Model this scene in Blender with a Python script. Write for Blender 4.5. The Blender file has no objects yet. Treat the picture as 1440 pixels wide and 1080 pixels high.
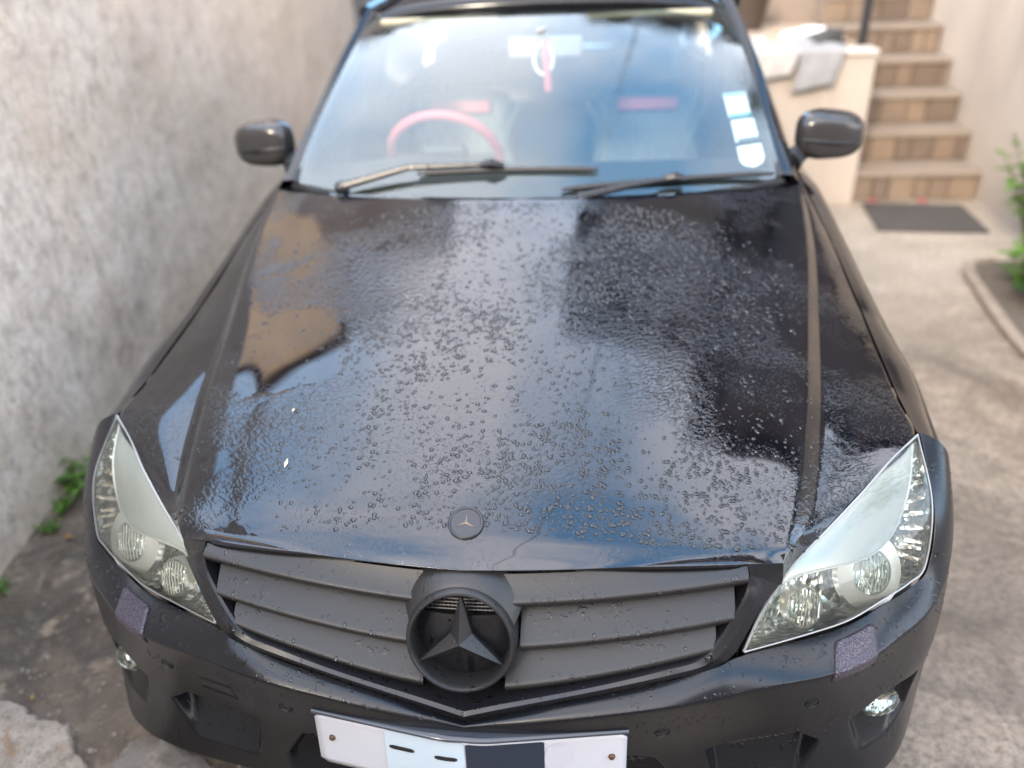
import bpy, bmesh, math, random
import numpy as np
from mathutils import Vector, Matrix
R = math.radians
rng = np.random.default_rng(7)
random.seed(7)

# ------------------------------------------------------------------ camera, sky, sun, exposure
sc = bpy.context.scene
COL = sc.collection
cam = bpy.data.cameras.new('camera'); camo = bpy.data.objects.new('camera', cam); COL.objects.link(camo)
cam.sensor_width = 36.0; cam.lens = 36.0 * 1116.1 / 1440.0
cam.clip_start = 0.02; cam.clip_end = 600
CX = Vector((0.99368, 0.10519, -0.03920)); CU = Vector((-0.01817, 0.49532, 0.86852)); CF = Vector((-0.11078, 0.86232, -0.49410))
camo.matrix_world = Matrix((( CX.x, CU.x, -CF.x, 0.20697), (CX.y, CU.y, -CF.y, -0.86584), (CX.z, CU.z, -CF.z, 1.60400), (0, 0, 0, 1)))
cam.dof.use_dof = True; cam.dof.focus_distance = 1.32; cam.dof.aperture_fstop = 1.4
sc.camera = camo

SUN_EL, SUN_AZ = 31.0, 203.0       # azimuth: direction the light comes from, clockwise from +y
wd = bpy.data.worlds.new('World'); sc.world = wd; wd.use_nodes = True
nt = wd.node_tree; nt.nodes.clear()
wo = nt.nodes.new('ShaderNodeOutputWorld'); bg = nt.nodes.new('ShaderNodeBackground')
sky = nt.nodes.new('ShaderNodeTexSky'); sky.sky_type = 'NISHITA'; sky.sun_disc = False
sky.sun_elevation = R(SUN_EL); sky.sun_rotation = R(SUN_AZ); sky.air_density = 1.0; sky.dust_density = 1.5
# broken cloud layer over the blue
tc = nt.nodes.new('ShaderNodeTexCoord'); mp = nt.nodes.new('ShaderNodeMapping')
mp.inputs['Scale'].default_value = (1.0, 1.0, 1.3); mp.inputs['Location'].default_value = (12.5, 6.89, 1.39)
nz = nt.nodes.new('ShaderNodeTexNoise'); nz.inputs['Scale'].default_value = 1.25; nz.inputs['Detail'].default_value = 6; nz.inputs['Roughness'].default_value = 0.5
cr_ = nt.nodes.new('ShaderNodeValToRGB'); cr_.color_ramp.elements[0].position = 0.36; cr_.color_ramp.elements[1].position = 0.54
cr_.color_ramp.elements[0].color = (5.0, 11.0, 18.5, 1); cr_.color_ramp.elements[1].color = (25.0, 24.0, 24.6, 1)
mx = nt.nodes.new('ShaderNodeMix'); mx.data_type = 'RGBA'; mx.blend_type = 'ADD'; mx.inputs[0].default_value = 1.0
nt.links.new(tc.outputs['Generated'], mp.inputs[0]); nt.links.new(mp.outputs[0], nz.inputs['Vector'])
nt.links.new(nz.outputs[0], cr_.inputs[0]); nt.links.new(cr_.outputs[0], mx.inputs[7])
nt.links.new(sky.outputs[0], mx.inputs[6]); nt.links.new(mx.outputs[2], bg.inputs[0])
bg.inputs[1].default_value = 0.10
nt.links.new(bg.outputs[0], wo.inputs[0])

sl = bpy.data.lights.new('sun', 'SUN'); slo = bpy.data.objects.new('sun', sl); COL.objects.link(slo)
sl.energy = 2.0; sl.angle = R(8); sl.color = (1.0, 0.86, 0.68)
sd = Vector((math.sin(R(SUN_AZ)) * math.cos(R(SUN_EL)), math.cos(R(SUN_AZ)) * math.cos(R(SUN_EL)), math.sin(R(SUN_EL))))
slo.rotation_euler = sd.to_track_quat('Z', 'Y').to_euler()

vs = sc.view_settings; vs.view_transform = 'Standard'; vs.look = 'None'; vs.gamma = 1.0; vs.use_curve_mapping = False
vs.exposure = 1.08
sc.cycles.max_bounces = 8; sc.cycles.transparent_max_bounces = 16; sc.cycles.caustics_reflective = False; sc.cycles.caustics_refractive = False
sc.cycles.use_denoising = True

# ------------------------------------------------------------------ helpers
def link(o, parent=None):
    COL.objects.link(o)
    if parent is not None: o.parent = parent
    return o
def tag(o, label=None, cat=None, group=None, kind=None):
    if label: o['label'] = label
    if cat: o['category'] = cat
    if group: o['group'] = group
    if kind: o['kind'] = kind
    return o
def empty(name, loc=(0, 0, 0), rz=0):
    o = bpy.data.objects.new(name, None); o.location = loc; o.rotation_euler = (0, 0, rz); o.empty_display_size = 0.1
    return link(o)
def mesh(name, V, F, mat=None, parent=None, smooth=True, sharp=None):
    me = bpy.data.meshes.new(name)
    me.from_pydata([tuple(map(float, v)) for v in V], [], [tuple(map(int, f)) for f in F]); me.update()
    if smooth:
        me.polygons.foreach_set('use_smooth', [True] * len(me.polygons))
        if sharp: me.set_sharp_from_angle(angle=R(sharp))
    if mat: me.materials.append(mat)
    return link(bpy.data.objects.new(name, me), parent)
class MB:
    def __init__(s): s.V = []; s.F = []
    def add(s, V, F):
        o = len(s.V); s.V += [tuple(map(float, v)) for v in V]; s.F += [tuple(i + o for i in f) for f in F]; return s
    def box(s, c, d, rot=None, taper=1.0):
        x, y, z = (k / 2 for k in d)
        P = [Vector((a * x * (taper if b_ > 0 else 1), b * y * (taper if b_ > 0 else 1), b_ * z)) for b_ in (-1, 1) for b in (-1, 1) for a in (-1, 1)]
        if rot is not None: P = [rot @ p for p in P]
        c = Vector(c)
        return s.add([p + c for p in P], [(0, 2, 3, 1), (4, 5, 7, 6), (0, 1, 5, 4), (2, 6, 7, 3), (0, 4, 6, 2), (1, 3, 7, 5)])
    def tube(s, path, rad, n=10, cap=True):
        path = [Vector(p) for p in path]; k = len(path)
        rr = rad if hasattr(rad, '__len__') else [rad] * k
        V = []; up = None
        for i, p in enumerate(path):
            t = (path[min(i + 1, k - 1)] - path[max(i - 1, 0)]).normalized()
            if up is None: up = Vector((0, 0, 1)) if abs(t.z) < .9 else Vector((1, 0, 0))
            a = t.cross(up).normalized(); b = a.cross(t).normalized(); up = b
            for j in range(n):
                th = 2 * math.pi * j / n; V.append(p + a * (rr[i] * math.cos(th)) + b * (rr[i] * math.sin(th)))
        F = [(i * n + j, i * n + (j + 1) % n, (i + 1) * n + (j + 1) % n, (i + 1) * n + j) for i in range(k - 1) for j in range(n)]
        if cap: F += [tuple(range(n))[::-1], tuple((k - 1) * n + j for j in range(n))]
        return s.add(V, F)
    def build(s, name, mat, parent=None, smooth=True, sharp=35): return mesh(name, s.V, s.F, mat, parent, smooth, sharp)
def orient(o, d):
    me = o.data; n = np.zeros(len(me.polygons) * 3); me.polygons.foreach_get('normal', n)
    a = np.zeros(len(me.polygons)); me.polygons.foreach_get('area', a)
    if float((n.reshape(-1, 3) * a[:, None]).sum(0) @ np.array(d, float)) < 0: me.flip_normals()
    return o
def bevel(o, w=0.005, seg=2, ang=35):
    m = o.modifiers.new('bevel', 'BEVEL'); m.width = w; m.segments = seg; m.limit_method = 'ANGLE'; m.angle_limit = R(ang); return o
def solid(o, t, off=-1):
    m = o.modifiers.new('solid', 'SOLIDIFY'); m.thickness = t; m.offset = off; return o
def crv(P, n=None, ts=None):
    """Catmull-Rom through knots, sampled uniformly in knot parameter"""
    P = np.array(P, float); m = len(P)
    Q = np.vstack([2 * P[0] - P[1], P, 2 * P[-1] - P[-2]])
    T = np.linspace(0, m - 1, n) if ts is None else np.asarray(ts) * (m - 1)
    i = np.clip(T.astype(int), 0, m - 2); s = (T - i)[:, None]
    a, b, c, d = Q[i], Q[i + 1], Q[i + 2], Q[i + 3]
    return .5 * (2 * b + (c - a) * s + (2 * a - 5 * b + 4 * c - d) * s * s + (3 * b - a - 3 * c + d) * s ** 3)
def grid(name, G, mat, parent=None, flip=False, smooth=True, sharp=None):
    G = np.asarray(G); m, n = G.shape[:2]
    idx = np.arange(m * n).reshape(m, n)
    a, b, c, d = idx[:-1, :-1].ravel(), idx[1:, :-1].ravel(), idx[1:, 1:].ravel(), idx[:-1, 1:].ravel()
    F = np.stack([a, d, c, b] if not flip else [a, b, c, d], 1)
    return mesh(name, G.reshape(-1, 3), F, mat, parent, smooth, sharp)
MIR = np.array([-1.0, 1, 1])
def sstep(a, b, x):
    t = np.clip((x - a) / (b - a), 0, 1); return t * t * (3 - 2 * t)
def vnoise(p, seed=0):
    """cheap smooth value noise on (n,2|3) arrays"""
    p = np.asarray(p, float); k = p.shape[-1]
    i = np.floor(p).astype(np.int64); f_ = p - i; f_ = f_ * f_ * (3 - 2 * f_); out = 0
    for c in range(2 ** k):
        o = np.array([(c >> j) & 1 for j in range(k)]); q = i + o
        h = (q * np.array([374761393, 668265263, 2147483647 % 982451653][:k])).sum(-1) + seed * 1274126177
        h = (h ^ (h >> 13)) * 1274126177; h = (h ^ (h >> 16)) & 0xffff
        w = np.prod(np.where(o, f_, 1 - f_), -1); out = out + w * (h / 65535.0)
    return out

# ------------------------------------------------------------------ materials
class NT:
    def __init__(s, name):
        s.m = bpy.data.materials.new(name); s.m.use_nodes = True; s.t = s.m.node_tree; s.t.nodes.clear()
        s.out = s.t.nodes.new('ShaderNodeOutputMaterial')
    def n(s, typ, ins=None, **kw):
        nd = s.t.nodes.new('ShaderNode' + typ)
        for k, v in kw.items(): setattr(nd, k, v)
        for k, v in (ins or {}).items():
            if isinstance(v, bpy.types.NodeSocket): s.t.links.new(v, nd.inputs[k])
            else: nd.inputs[k].default_value = v
        return nd
    def coord(s, kind='Object', scale=(1, 1, 1), rot=(0, 0, 0), loc=(0, 0, 0)):
        c = s.n('TexCoord'); return s.n('Mapping', {0: c.outputs[kind], 'Scale': scale, 'Rotation': rot, 'Location': loc}).outputs[0]
    def noise(s, vec, scale, detail=4, rough=.5, dist=0): return s.n('TexNoise', {'Vector': vec, 'Scale': scale, 'Detail': detail, 'Roughness': rough, 'Distortion': dist}).outputs[0]
    def vor(s, vec, scale, out='Distance', feature='F1', rnd=1.0): return s.n('TexVoronoi', {'Vector': vec, 'Scale': scale, 'Randomness': rnd}, feature=feature).outputs[out]
    def ramp(s, fac, stops):
        r = s.n('ValToRGB', {0: fac}); e = r.color_ramp.elements
        while len(e) < len(stops): e.new(.5)
        for k, (p, c) in enumerate(stops):
            e[k].position = p; e[k].color = (c, c, c, 1) if not hasattr(c, '__len__') else tuple(c) + (1,)
        return r.outputs[0]
    def mix(s, fac, a, b, mode='MIX'):
        m = s.n('Mix', data_type='RGBA', blend_type=mode)
        for i, v in ((0, fac), (6, a), (7, b)):
            if isinstance(v, bpy.types.NodeSocket): s.t.links.new(v, m.inputs[i])
            else: m.inputs[i].default_value = v if not hasattr(v, '__len__') or len(v) == 4 else tuple(v) + (1,)
        return m.outputs[2]
    def math(s, op, a, b=0.0, c=0.0, clamp=False):
        m = s.n('Math', operation=op, use_clamp=clamp)
        for i, v in enumerate((a, b, c)):
            if isinstance(v, bpy.types.NodeSocket): s.t.links.new(v, m.inputs[i])
            else: m.inputs[i].default_value = v
        return m.outputs[0]
    def sep(s, v): return s.n('SeparateXYZ', {0: v}).outputs
    def comb(s, x, y, z): return s.n('CombineXYZ', {0: x, 1: y, 2: z}).outputs[0]
    def bump(s, h, strength=1.0, dist=.001, prev=None):
        i = {'Height': h, 'Strength': strength, 'Distance': dist}
        if prev is not None: i['Normal'] = prev
        return s.n('Bump', i).outputs[0]
    def pbr(s, **kw):
        d = {}
        for k, v in kw.items():
            k = k.replace('_', ' ')
            if k in ('Base Color', 'Coat Tint', 'Sheen Tint') and hasattr(v, '__len__') and len(v) == 3: v = tuple(v) + (1,)
            d[k] = v
        p = s.n('BsdfPrincipled', d); s.t.links.new(p.outputs[0], s.out.inputs[0]); return s.m
    def surf(s, sock): s.t.links.new(sock, s.out.inputs[0]); return s.m
def simple(name, col, rough=.5, metal=0.0, bscale=0, bdist=.0005, var=0.0, **kw):
    t = NT(name); v = t.coord()
    c = t.mix(t.noise(v, 9, 5), tuple(x * (1 - var) for x in col), tuple(min(1, x * (1 + var)) for x in col)) if var else tuple(col) + (1,)
    d = dict(Base_Color=c, Roughness=rough, Metallic=metal)
    if bscale: d['Normal'] = t.bump(t.noise(v, bscale, 4), .6, bdist)
    d.update(kw); return t.pbr(**d)

def m_wet_paint(name, base=(.003, .003, .0042), film=True):
    t = NT(name); P = t.n('TexCoord').outputs['Object']; s = t.sep(P)
    ax = t.math('ABSOLUTE', s[0])
    # water that ran outwards: coordinates along / across the flow, mirrored about the centre line
    u = t.math('SUBTRACT', t.math('MULTIPLY', s[1], .80), t.math('MULTIPLY', ax, .60))
    v = t.math('ADD', t.math('MULTIPLY', s[1], .60), t.math('MULTIPLY', ax, .80))
    sgn = t.math('SIGN', s[0])
    fl = t.comb(t.math('MULTIPLY', u, 2.3), v, t.math('MULTIPLY', sgn, 3.0))
    warp = t.n('TexNoise', {'Vector': P, 'Scale': 22, 'Detail': 3}).outputs[1]
    flw = t.n('VectorMath', {0: fl, 1: t.n('VectorMath', {0: warp, 'Scale': .030}, operation='SCALE').outputs[0]}, operation='ADD').outputs[0]
    rip = t.n('TexNoise', {'Vector': flw, 'Scale': 62, 'Detail': 3.5, 'Roughness': .55}).outputs[0]
    # flat dry-ish islands: no ripple there
    def near(c, r0, r1, amt): return t.ramp(t.n('VectorMath', {0: P, 1: c}, operation='DISTANCE').outputs['Value'], [(r0, amt), (r1, 0.0)])
    nz_ = t.math('SUBTRACT', t.noise(P, 5.5, 3), near((-.46, .60, .81), .06, .17, .30))
    nz_ = t.math('ADD', nz_, near((-.24, .84, .93), .12, .28, .16)); nz_ = t.math('ADD', nz_, near((.34, .86, .92), .15, .34, .14)); nz_ = t.math('SUBTRACT', nz_, near((.50, .45, .83), .05, .17, .22))
    isl = t.ramp(nz_, [(.44, 0.0), (.60, 1.0)])
    edge = t.ramp(t.math('ADD', ax, t.math('MULTIPLY', t.noise(P, 7, 2), .12)), [(.30, .30), (.50, 1.0)])
    film = t.ramp(rip, [(.44, 0), (.50, .55), (.53, 1.0)])
    h1 = t.math('MULTIPLY', t.math('MULTIPLY', t.math('ADD', t.math('MULTIPLY', rip, .7), t.math('MULTIPLY', film, .34)), isl), edge)
    b = t.bump(h1, 1.0, .00092)
    # fine beads
    d1 = t.n('TexVoronoi', {'Vector': P, 'Scale': 300}); d2 = t.n('TexVoronoi', {'Vector': P, 'Scale': 620})
    def beads(vn, r, keep):
        dm = t.ramp(vn.outputs['Distance'], [(0.0, 1.0), (r * .6, .72), (r, 0.0)])
        on = t.math('GREATER_THAN', t.sep(vn.outputs['Color'])[0], keep)
        return t.math('MULTIPLY', dm, on)
    dens = t.ramp(t.noise(P, 4.3, 4), [(.44, .0), (.64, 1.0)])
    bd = t.math('ADD', t.math('MULTIPLY', beads(d1, .40, .70), 1.0), t.math('MULTIPLY', beads(d2, .40, .82), .45))
    b = t.bump(t.math('MULTIPLY', bd, dens), 1.0, .00045, b)
    return t.pbr(Base_Color=base, Roughness=.008, IOR=1.63, Specular_Tint=(.91, .94, 1.0, 1.0), Normal=b)
M = {}
M['hood'] = m_wet_paint('wet_black_paint')
def m_paint(name, base, rough, wet=.5):
    t = NT(name); P = t.n('TexCoord').outputs['Object']
    w = t.ramp(t.noise(P, 9, 5, .6), [(.42, 0), (.55, 1)])
    d = t.n('TexVoronoi', {'Vector': P, 'Scale': 130})
    bead = t.math('MULTIPLY', t.ramp(d.outputs['Distance'], [(0, 1), (.2, .7), (.34, 0)]), t.math('GREATER_THAN', t.sep(d.outputs['Color'])[0], .62))
    bead = t.math('MULTIPLY', bead, t.ramp(t.noise(P, 6, 3), [(.45, 0), (.6, 1)]))
    r = t.math('SUBTRACT', rough, t.math('MULTIPLY', w, rough * wet))
    b = t.bump(bead, 1.0, .0012, t.bump(t.noise(P, 900, 2), .15, .0003))
    return t.pbr(Base_Color=base, Roughness=r, IOR=1.4, Normal=b)
M['paint'] = m_paint('black_body_paint', (.004, .004, .0055), .12, .6)
def m_bumper(name, base, rough, amount=1.0, ior=1.42):
    t = NT(name); P = t.n('TexCoord').outputs['Object']; s = t.sep(P)
    # runs of water: thin vertical streaks plus beads, darker and glossier than the matt coat
    st = t.noise(t.comb(t.math('MULTIPLY', s[0], 1.0), t.math('MULTIPLY', s[1], 1.0), t.math('MULTIPLY', s[2], .10)), 95, 2, .5)
    zone = t.ramp(t.noise(P, 8, 4, .6), [(.46, 0), (.58, 1)])
    stm = t.math('MULTIPLY', t.ramp(st, [(.60, 0), (.66, 1)]), zone)
    d = t.n('TexVoronoi', {'Vector': t.n('Mapping', {0: P, 'Scale': (1, 1, .55)}).outputs[0], 'Scale': 105})
    on = t.math('GREATER_THAN', t.sep(d.outputs['Color'])[0], .70)
    bead = t.math('MULTIPLY', t.ramp(d.outputs['Distance'], [(0, 1), (.16, .8), (.26, 0)]), on)
    bead = t.math('MULTIPLY', bead, t.ramp(t.noise(P, 5, 3), [(.38, .15 * amount), (.62, amount)]))
    wetp = t.ramp(t.noise(P, 13, 4, .6), [(.66, 0), (.70, 1)])
    wet = t.math('MULTIPLY', t.math('MAXIMUM', t.math('MAXIMUM', stm, bead), t.math('MULTIPLY', wetp, .5)), amount)
    c = t.mix(wet, base, tuple(x * .30 for x in base))
    r = t.math('SUBTRACT', rough, t.math('MULTIPLY', wet, rough - .08))
    b = t.bump(t.math('ADD', bead, t.math('MULTIPLY', stm, .4)), 1.0, .0010, t.bump(t.noise(P, 1100, 2), .25, .0003))
    return t.pbr(Base_Color=c, Roughness=r, IOR=ior, Normal=b)
M['bumper'] = m_bumper('matt_black_bumper_coat', (.0045, .005, .007), .25)
M['slat'] = m_bumper('matt_dark_grey_grille_coat', (.017, .016, .016), .40, .6)
M['trim'] = m_bumper('satin_black_trim', (.010, .010, .012), .28)
M['black'] = simple('black_plastic', (.012, .012, .013), .5, bscale=300)
M['rubber'] = simple('black_rubber', (.016, .016, .017), .65, bscale=200)
M['mesh'] = simple('black_mesh', (.045, .042, .040), .35)
M['water'] = NT('water_bead').pbr(Base_Color=(.003, .003, .004), Roughness=.01, IOR=1.58)
M['chrome'] = simple('bright_chrome', (.85, .85, .84), .12, 1.0)
def m_reflector(name, scale, dist, col=(.86, .86, .83)):
    t = NT(name); v = t.coord()
    b = t.bump(t.vor(v, scale, feature='F1'), 1.0, dist)
    return t.pbr(Base_Color=col, Metallic=1.0, Roughness=.16, Normal=b)
M['reflector'] = m_reflector('faceted_reflector', 55, .004)
M['bezel'] = simple('silver_bezel', (.60, .60, .58), .30, .5)
M['brow'] = simple('pale_lens_reflection', (.40, .405, .39), .22, .30, var=.06)
M['amber'] = m_reflector('warm_reflector', 70, .004, (.50, .46, .40))
def m_glass(name, tint, haze, hcol, rough=0.0, ior=1.5, drops=False, boost=1.0):
    t = NT(name); P = t.n('TexCoord').outputs['Object']
    nrm = None
    if drops: nrm = t.bump(t.math('MULTIPLY', t.noise(P, 160, 3), t.ramp(t.noise(P, 6, 3), [(.4, 0), (.65, 1)])), 1.0, .00035)
    fi = {'IOR': ior}
    if nrm is not None: fi['Normal'] = nrm
    fr = t.math('MULTIPLY', t.n('Fresnel', fi).outputs[0], boost, clamp=True)
    gi = {'Color': (.86, .96, 1, 1), 'Roughness': rough}
    if nrm is not None: gi['Normal'] = nrm
    g = t.n('BsdfGlossy', gi); tr = t.n('BsdfTransparent', {'Color': tuple(tint) + (1,)})
    m1 = t.n('MixShader', {0: fr, 1: tr.outputs[0], 2: g.outputs[0]})
    df = t.n('BsdfDiffuse', {'Color': tuple(hcol) + (1,)}); tl = t.n('BsdfTranslucent', {'Color': tuple(hcol) + (1,)})
    hz = t.n('MixShader', {0: .5, 1: df.outputs[0], 2: tl.outputs[0]})
    hm = t.math('MULTIPLY', t.ramp(t.noise(P, 14, 5, .6), [(.3, .55), (.7, 1.3)]), haze)
    m2 = t.n('MixShader', {0: hm, 1: m1.outputs[0], 2: hz.outputs[0]})
    return t.surf(m2.outputs[0])
M['glass'] = m_glass('windscreen_glass', (.86, .94, .90), .015, (.6, .66, .68), drops=True, boost=1.9)
M['side_glass'] = m_glass('side_glass', (.35, .40, .38), .02, (.5, .5, .5))
M['lens'] = m_glass('aged_clear_lens', (.95, .96, .90), .09, (.72, .71, .58), rough=.02, ior=1.5)
M['flute'] = m_glass('fluted_lamp_glass', (.93, .95, .92), .12, (.8, .8, .74), rough=.06)

# ------------------------------------------------------------------ ground and surroundings
def m_ground():
    t = NT('stained_wet_concrete'); P = t.n('TexCoord').outputs['Object']; s = t.sep(P)
    big = t.noise(P, .9, 6, .62, .6); mid = t.noise(P, 6.5, 8, .68, .4); fine = t.noise(P, 48, 6, .70)
    pale = (.29, .222, .158); grey = (.155, .116, .083); brown = (.085, .061, .040); dark = (.050, .037, .025)
    c = t.mix(t.ramp(mid, [(.35, 0), (.65, 1)]), grey, pale)
    c = t.mix(t.ramp(big, [(.46, .0), (.60, .8)]), c, (.13, .098, .070))
    # the damp, dirty strip along the wall
    L = t.math('ADD', s[0], t.math('MULTIPLY', big, .9)); wl = t.ramp(t.math('MULTIPLY_ADD', L, -1.0, 0.0), [(.05, 0), (.55, 1)])
    dm = t.mix(t.ramp(t.noise(P, 4.2, 8, .66, .8), [(.45, 0), (.53, 1)]), dark, (.115, .080, .053))
    dm = t.mix(t.ramp(t.noise(P, 7.0, 8, .66, 1.2), [(.52, 0), (.62, .85)]), dm, (.28, .205, .140))
    dm = t.mix(t.ramp(t.noise(P, 5.0, 7, .62, .9), [(.54, 0), (.58, .9)]), dm, (.052, .034, .020))
    c = t.mix(wl, c, dm)
    # dark patches of moss and oil on the open side
    c = t.mix(t.ramp(t.noise(P, 2.1, 6, .6, .9), [(.50, 0), (.64, .8)]), c, brown)
    dry = t.ramp(t.math('ADD', t.math('MULTIPLY', s[1], .2), t.math('MULTIPLY', big, .3)), [(.55, 0), (.85, .7)])  # drier concrete towards the steps, with the sunlit brightness there painted in
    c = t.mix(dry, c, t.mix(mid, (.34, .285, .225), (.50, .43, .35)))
    c = t.mix(t.ramp(fine, [(.36, .65), (.56, 0)]), c, (.055, .041, .030))
    c = t.mix(t.ramp(t.vor(P, 170, 'Color'), [(.80, 0), (.95, .25)]), c, (.36, .30, .23))
    wet = t.ramp(t.noise(P, 2.6, 5, .6), [(.45, .42), (.62, .85)])
    b = t.bump(fine, .8, .004, t.bump(mid, .8, .02))
    return t.pbr(Base_Color=c, Roughness=wet, Normal=b)
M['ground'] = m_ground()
def sheet(name, x0, x1, y0, y1, z, mat, nx=2, ny=2):
    X, Y = np.meshgrid(np.linspace(x0, x1, nx), np.linspace(y0, y1, ny), indexing='ij')
    return grid(name, np.stack([X, Y, np.full_like(X, z)], -1), mat, flip=True)
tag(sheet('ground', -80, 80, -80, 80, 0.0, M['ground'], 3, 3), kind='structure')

def wall_x(y): return -1.449 - .14 * y
def m_wall():
    t = NT('weathered_render'); P = t.n('TexCoord').outputs['Object']; s = t.sep(P)
    base = t.mix(t.ramp(t.noise(P, 3.2, 7, .66, .4), [(.30, 0), (.70, 1)]), (.53, .425, .335), (.78, .645, .52))
    base = t.mix(t.ramp(t.noise(P, 26, 6, .70), [(.42, 0), (.60, .8)]), base, (.84, .715, .595))
    # vertical runs, stronger far along the wall
    st = t.noise(t.comb(s[0], t.math('MULTIPLY', s[1], 1.0), t.math('MULTIPLY', s[2], .13)), 9.5, 5, .6)
    far = t.ramp(t.math('MULTIPLY', s[1], .2), [(.1, .25), (.7, 1)])
    base = t.mix(t.math('MULTIPLY', t.ramp(st, [(.50, 0), (.66, .7)]), far), base, (.42, .345, .28))
    # ochre damp low down and far along
    och = t.math('ADD', t.math('MULTIPLY', s[1], .13), t.math('MULTIPLY', t.noise(P, 2.1, 6, .6), 1.2))
    base = t.mix(t.ramp(och, [(.72, 0), (.98, .62)]), base, (.74, .57, .42))
    lo = t.math('SUBTRACT', t.math('MULTIPLY', t.noise(P, 4.0, 6, .6), .85), t.math('MULTIPLY', s[2], .9))
    base = t.mix(t.ramp(lo, [(.10, 0), (.42, .75)]), base, (.54, .42, .31))
    # black mould: blotches and pin specks
    mk = t.ramp(t.noise(P, 3.4, 5, .6), [(.34, .25), (.58, 1)])
    sp = t.math('MULTIPLY', t.ramp(t.noise(t.n('Mapping', {0: P, 'Scale': (1, 1, .6)}).outputs[0], 24, 6, .70), [(.50, 0), (.64, 1)]), mk)
    base = t.mix(t.math('MULTIPLY', sp, .55), base, (.24, .19, .145))
    sp2 = t.ramp(t.noise(P, 75, 5, .72), [(.56, 0), (.70, .65)])
    base = t.mix(sp2, base, (.14, .118, .105))
    b = t.bump(t.noise(P, 70, 6, .7), .8, .007, t.bump(t.noise(P, 11, 5), .6, .02))
    return t.pbr(Base_Color=base, Roughness=.9, Normal=b)
M['wall'] = m_wall()
WH = 1.84
ny, nz = 130, 50
Y, Z = np.meshgrid(np.linspace(-3.5, 9.0, ny), np.linspace(-.05, WH, nz), indexing='ij')
rel = (vnoise(np.stack([Y * 2.2, Z * 2.2], -1), 3) - .5) * .035 + (vnoise(np.stack([Y * 9, Z * 9], -1), 5) - .5) * .012
Wf = np.stack([wall_x(Y) + rel, Y, Z], -1)
top = Wf[:, -1:, :].copy(); top2 = top.copy(); top2[..., 0] -= .2; low = top2.copy(); low[..., 2] = -.05
wl = grid('boundary_wall', np.concatenate([Wf, top2, low], 1), M['wall'], flip=True, sharp=50)
tag(wl, 'tall weathered grey rendered wall running along the left of the car', 'wall')

# ------------------------------------------------------------------ the car (nose at y = 0, length along +y)
car = empty('car', (0, 0, 0))
tag(car, 'black wet saloon car facing the camera, parked beside the wall', 'car')

# ---- bonnet
HC = [(0, .033, .7575), (0, .054, .7735), (0, .085, .791), (0, .15, .813), (0, .29, .842), (0, .38, .859), (0, .50, .881), (0, .75, .928), (0, 1.0, .9795), (0, 1.145, 1.007)]
HR = [(.496, .116, .725), (.503, .130, .737), (.511, .155, .744), (.528, .205, .751), (.560, .32, .771), (.583, .42, .787), (.608, .53, .805), (.655, .78, .848), (.702, 1.06, .914), (.728, 1.335, .984)]
HE = [(.500, .121, .676), (.518, .144, .692), (.543, .168, .704), (.584, .211, .716), (.684, .320, .738), (.790, .440, .756), (.796, .585, .770), (.802, .885, .813), (.782, 1.135, .892), (.745, 1.375, .980)]
FRONT = crv([(0, .033, .7575), (.078, .038, .7575), (.164, .046, .7575), (.272, .060, .7575), (.358, .074, .756), (.424, .086, .752), (.452, .093, .744), (.496, .114, .726)], 300)
def rib_w(v): return .012 + .022 * np.sin(np.pi * np.clip(v, 0, 1)) ** .7
def hood_grid(nv=150, na=110, nb=8, nc=26):
    v = np.linspace(0, 1, nv); v = .45 * v ** 2 + .55 * v
    C, Rg, E_ = crv(HC, ts=v), crv(HR, ts=v), crv(HE, ts=v)
    a = np.linspace(0, 1, na)[None, :, None]
    w = rib_w(v)[:, None]
    # centre to ridge: crowned
    x = Rg[:, None, 0] * a[..., 0]
    y = C[:, None, 1] + (Rg[:, None, 1] - C[:, None, 1]) * a[..., 0] ** 2
    z = C[:, None, 2] + (Rg[:, None, 2] - C[:, None, 2]) * (a[..., 0] ** 1.95)
    # the leading edge follows the grille line, easing out over the first few centimetres
    k = np.clip(1 - v / .12, 0, 1)[:, None] ** 1.5
    fz = np.interp(x, FRONT[:, 0], FRONT[:, 2]); fy = np.interp(x, FRONT[:, 0], FRONT[:, 1])
    z = z * (1 - k) + (fz + (C[:, None, 2] - C[0, 2]) * (1 - a[..., 0] ** 1.95) + (Rg[:, None, 2] - Rg[0, 2]) * a[..., 0] ** 1.95) * k
    y = y * (1 - k) + (fy + (C[:, None, 1] - C[0, 1]) * (1 - a[..., 0] ** 2) + (Rg[:, None, 1] - Rg[0, 1]) * a[..., 0] ** 2) * k
    # a slight lift towards the ridge
    lift = .006 * sstep(.80, 1.0, a[..., 0]) * (1 - k)
    G1 = np.stack([x, y, z + lift], -1)
    # ribbon
    b = np.linspace(0, 1, nb)[1:][None, :]
    RL = G1[:, -1]
    dx = np.minimum(w, (E_[:, 0:1] - RL[:, 0:1]) * .45)
    G2 = np.stack([RL[:, 0:1] + dx * b, RL[:, 1:2] + 0 * b, RL[:, 2:3] - dx * .85 * (b ** 1.1)], -1)
    # outer flank
    c = np.linspace(0, 1, nc)[1:][None, :, None]
    S = G2[:, -1:, :]; Ee = E_[:, None, :]
    G3 = S + (Ee - S) * c
    G3[..., 2] += (.004 * np.sin(np.pi * c[..., 0]) * sstep(.1, .4, v)[:, None])
    half = np.concatenate([G1, G2, G3], 1)
    return np.concatenate([half[:, ::-1][:, :-1] * MIR, half], 1), len(a[0])
HG, _na = hood_grid()
hood = orient(grid('bonnet', HG, M['hood'], car, flip=False), (0, 0, 1))
solid(hood, .012, -1)
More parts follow.
